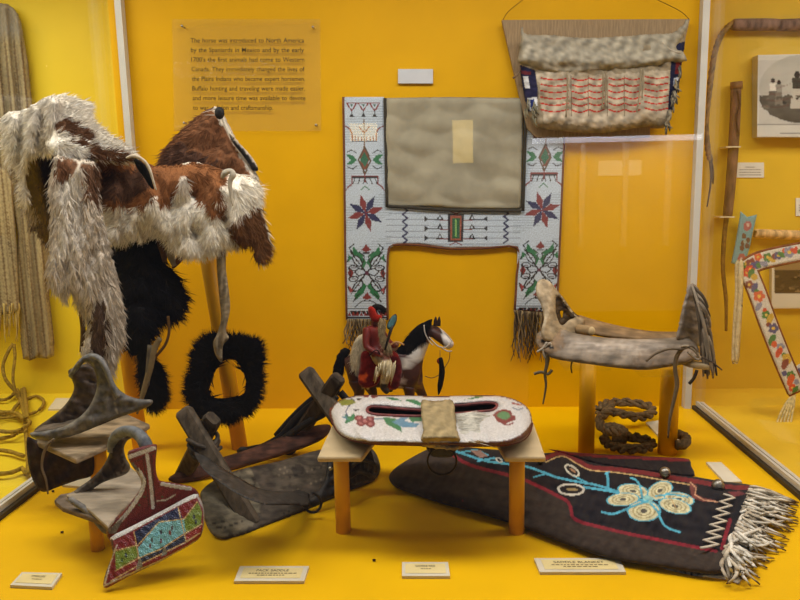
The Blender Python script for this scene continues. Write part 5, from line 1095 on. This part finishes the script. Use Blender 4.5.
m = M(); s_ = inflate(m, [(432, 319), (426, 321), (417, 326), (409, 334), (402, 344), (395, 354), (392, 366), (396, 376), (404, 378), (404, 368), (411, 358), (416, 346), (420, 340), (424, 342), (427, 336), (428, 328), (431, 324)], vert(YD-.030), FR, .014, .04, R=6, step=2.5, col=lin((14, 12, 14)), jag=.3)
fur(m, s_, 1500, lambda u, v: np.stack([-.35+0*u, .9+0*u], 1), 9, lin((20, 18, 20)), wid=.0010, lift=.2, rnd=.25, tip=1.4); m.build('mane', MT['fur'], tH)
m = M(); s_ = inflate(m, [(350, 350), (344, 348), (338, 354), (334, 366), (332, 384), (335, 396), (340, 388), (343, 372), (346, 362)], vert(YD), FR, .016, .016, R=5, step=2.5, col=lin((14, 12, 14)), jag=.3); fur(m, s_, 500, (-.1, 1), 8, lin((20, 18, 20)), wid=.001, lift=.2, rnd=.2); m.build('tail', MT['fur'], tH)
for a in ([(424, 325), (425, 333), (429, 341), (433, 345)], [(429, 337), (438, 346), (446, 347), (452, 341)], [(452, 341), (448, 336), (443, 331)], [(441, 347), (447, 351), (452, 351)]):
    m = M(); m.tube([P(x, y, YD-.045) for x, y in a], .0018, sc((196, 186, 176)), n=6); m.build('bridle', MT['hide'], tH)
m = M(); m.tube([P(x, y, YD-.035) for x, y in ((450, 351), (449, 360), (445, 367), (440, 374), (432, 378), (425, 376))], .0012, sc((90, 70, 50)), n=5); m.build('rein', MT['hide'], tH)
m = M(); m.tube([P(440, 350, YD-.03), P(440, 362, YD-.035)], .001, sc((90, 70, 50)), n=5, sm=0); m.ball(P(440, 361, YD-.035), .010, sc((120, 46, 24)), sc=(1, .6, 1)); m.tube([P(440.5, 358, YD-.04), P(442, 372, YD-.035), P(440, 386, YD-.035), P(438.5, 395, YD-.035)], [.006, .009, .008, .001], sc((14, 12, 14)), n=8); m.build('hair_pendant', MT['fur'], tH)
m = M(); inflate(m, [(362, 352), (374, 350), (392, 350), (400, 358), (402, 372), (398, 388), (388, 388), (384, 372), (378, 384), (366, 388), (358, 382), (360, 366)], vert(YD-.078), FR, .006, .006, R=3, step=2, col=Paint((116, 26, 22), .2, 8).poly([(356, 376), (368, 372), (366, 384)], (196, 76, 26)).poly([(390, 356), (404, 356), (404, 392), (392, 392)], (92, 24, 26)), relief=lambda u, v: .004*sn(u, v, 10, 2)); m.build('saddle_cloth', MT['cloth'], tH)
m = M(); s_ = inflate(m, [(354, 342), (362, 334), (372, 336), (372, 356), (362, 360), (356, 372), (350, 360)], vert(YD-.052), FR, .012, .012, R=4, step=2, col=lin((196, 184, 156))); fur(m, s_, 300, (-.1, 1), 7, lin((206, 194, 164)), wid=.001, lift=.2); m.build('hide_roll', MT['fur'], tH)

tP = thing('toy_rider', P(380, 374, YD-.06), 'small rider figure in red shirt and red headdress seated on the model horse', 'person')
J = {}; E = []
def j(n_, x, y, dy, r, fr=None): 
    J[n_] = J_(x, y, dy-.062, r*1.2)
    if fr: E.append((fr, n_))
j('pelvis', 376, 354, 0, 8); j('waist', 374, 344, 0, 7, 'pelvis'); j('ribs', 372, 334, 0, 8, 'waist'); j('neck', 374, 326, 0, 3.4, 'ribs'); j('head0', 376, 321, 0, 4.2, 'neck'); j('head', 377, 314, 0, 4.8, 'head0')
j('shn', 367, 331, -.03, 4.2, 'ribs'); j('eln', 366, 347, -.045, 3.2, 'shn'); j('wrn', 378, 354, -.06, 2.4, 'eln'); j('han', 384, 356, -.06, 2.2, 'wrn')
j('shf', 380, 331, .03, 4.2, 'ribs'); j('elf', 388, 342, .03, 3.2, 'shf'); j('wrf', 394, 346, .0, 2.4, 'elf'); j('haf', 398, 344, -.01, 2.2, 'wrf')
j('kn', 388, 366, -.06, 5.6, 'pelvis'); j('an', 383, 388, -.06, 3.2, 'kn'); j('tn', 389, 393, -.06, 2.6, 'an')
j('kf', 392, 364, .095, 5.4, 'pelvis'); j('af', 386, 386, .10, 3.2, 'kf'); j('tf', 393, 391, .10, 2.6, 'af')
pY = Paint((110, 30, 24), .15, 6).poly([(370, 308), (384, 308), (384, 325), (371, 325)], (116, 66, 46)).poly([(366, 356), (380, 358), (400, 358), (398, 384), (376, 384), (372, 366)], (186, 172, 140), 1).poly([(374, 384), (398, 384), (398, 400), (374, 400)], (46, 34, 30)).poly([(380, 352), (390, 352), (390, 360), (380, 360)], (110, 62, 44)).poly([(394, 340), (402, 340), (402, 349), (394, 349)], (110, 62, 44))
pY.ell(379, 313.5, .9, .6, (20, 14, 12)).ell(382, 313.5, .8, .6, (20, 14, 12)).line([(378, 318.5), (382, 318.5)], .7, (80, 30, 24))
skin('body', J, E, tP, MT['plas'], pY)
m = M(); m.ball(P(383, 315.5, YD-.075), .0035, sc((116, 66, 46)), n=8, sc=(.8, 1.4, 1.2)); m.build('nose', MT['plas'], tP)
m = M(); s_ = inflate(m, [(372, 312), (371, 307), (375, 304), (382, 305), (386, 309), (385, 313), (379, 310), (375, 313), (374, 324), (371, 320)], vert(YD-.06), FR, .012, .02, R=3, step=1.5, col=lin((24, 20, 20))); fur(m, s_, 200, (.1, 1), 4, lin((24, 20, 20)), wid=.001, lift=.2); m.build('hair', MT['fur'], tP)
m = M(); inflate(m, [(368, 309), (371, 306), (375, 309), (377, 314), (382, 316), (381, 321), (374, 322), (370, 318)], vert(YD-.085), FR, .007, .007, R=3, step=1.5, col=Paint((150, 32, 20), .25, 4), jag=.2); m.build('headdress', MT['cloth'], tP)
m = M(); s_ = inflate(m, [(380, 318), (385, 324), (385, 334), (390, 344), (392, 352), (386, 352), (380, 342), (378, 330)], vert(YD-.105), FR, .008, .01, R=3, step=2, col=Paint((150, 130, 96), .3, 5)); fur(m, s_, 260, (.1, 1), 5, Paint((160, 140, 104), .4, 5), wid=.001, lift=.3); m.build('fur_stole', MT['fur'], tP)
m = M()
for i in range(26):
    x = random.uniform(376, 396); y = random.uniform(360, 372); m.tube([P(x, y, YD-.13), P(x-1, y+6, YD-.145), P(x-3, y+14, YD-.13)], [.0018, .0016, .0008], lin(random.choice([(206, 192, 156), (176, 160, 122), (226, 214, 184)])), n=4, sm=2)
m.build('legging_fringe', MT['hide'], tP)['kind'] = 'stuff'
m = M(); m.tube([P(385, 350, YD-.13), P(390, 333, YD-.13), P(393, 325, YD-.12)], [.003, .0045, .004], sc((30, 26, 26)), n=7)
inflate(m, [(387, 328), (388, 322), (392, 316), (396, 314), (397, 319), (395, 325), (391, 330)], vert(YD-.12), FR, .005, .005, R=2, step=1.2, col=Paint((80, 124, 130), .2, 3).line([(387, 328), (388, 322), (392, 316), (396, 314), (397, 319), (395, 325), (391, 330), (387, 328)], 1.2, (24, 20, 22))); 
o = m.build('club', MT['plas']); meta(o, 'tiny dark club with a blue beaded head held upright by the small rider figure', 'club')
m = M(); m.tube([P(x, y, YD-.13) for x, y in ((369, 356), (376, 350), (380, 354))], .0016, sc((30, 24, 20)), n=5); m.tube([P(386, 348, YD-.09), P(396, 342, YD-.09), P(404, 345, YD-.085)], .0025, sc((196, 150, 96)), n=6); m.build('strap', MT['hide'], tP)
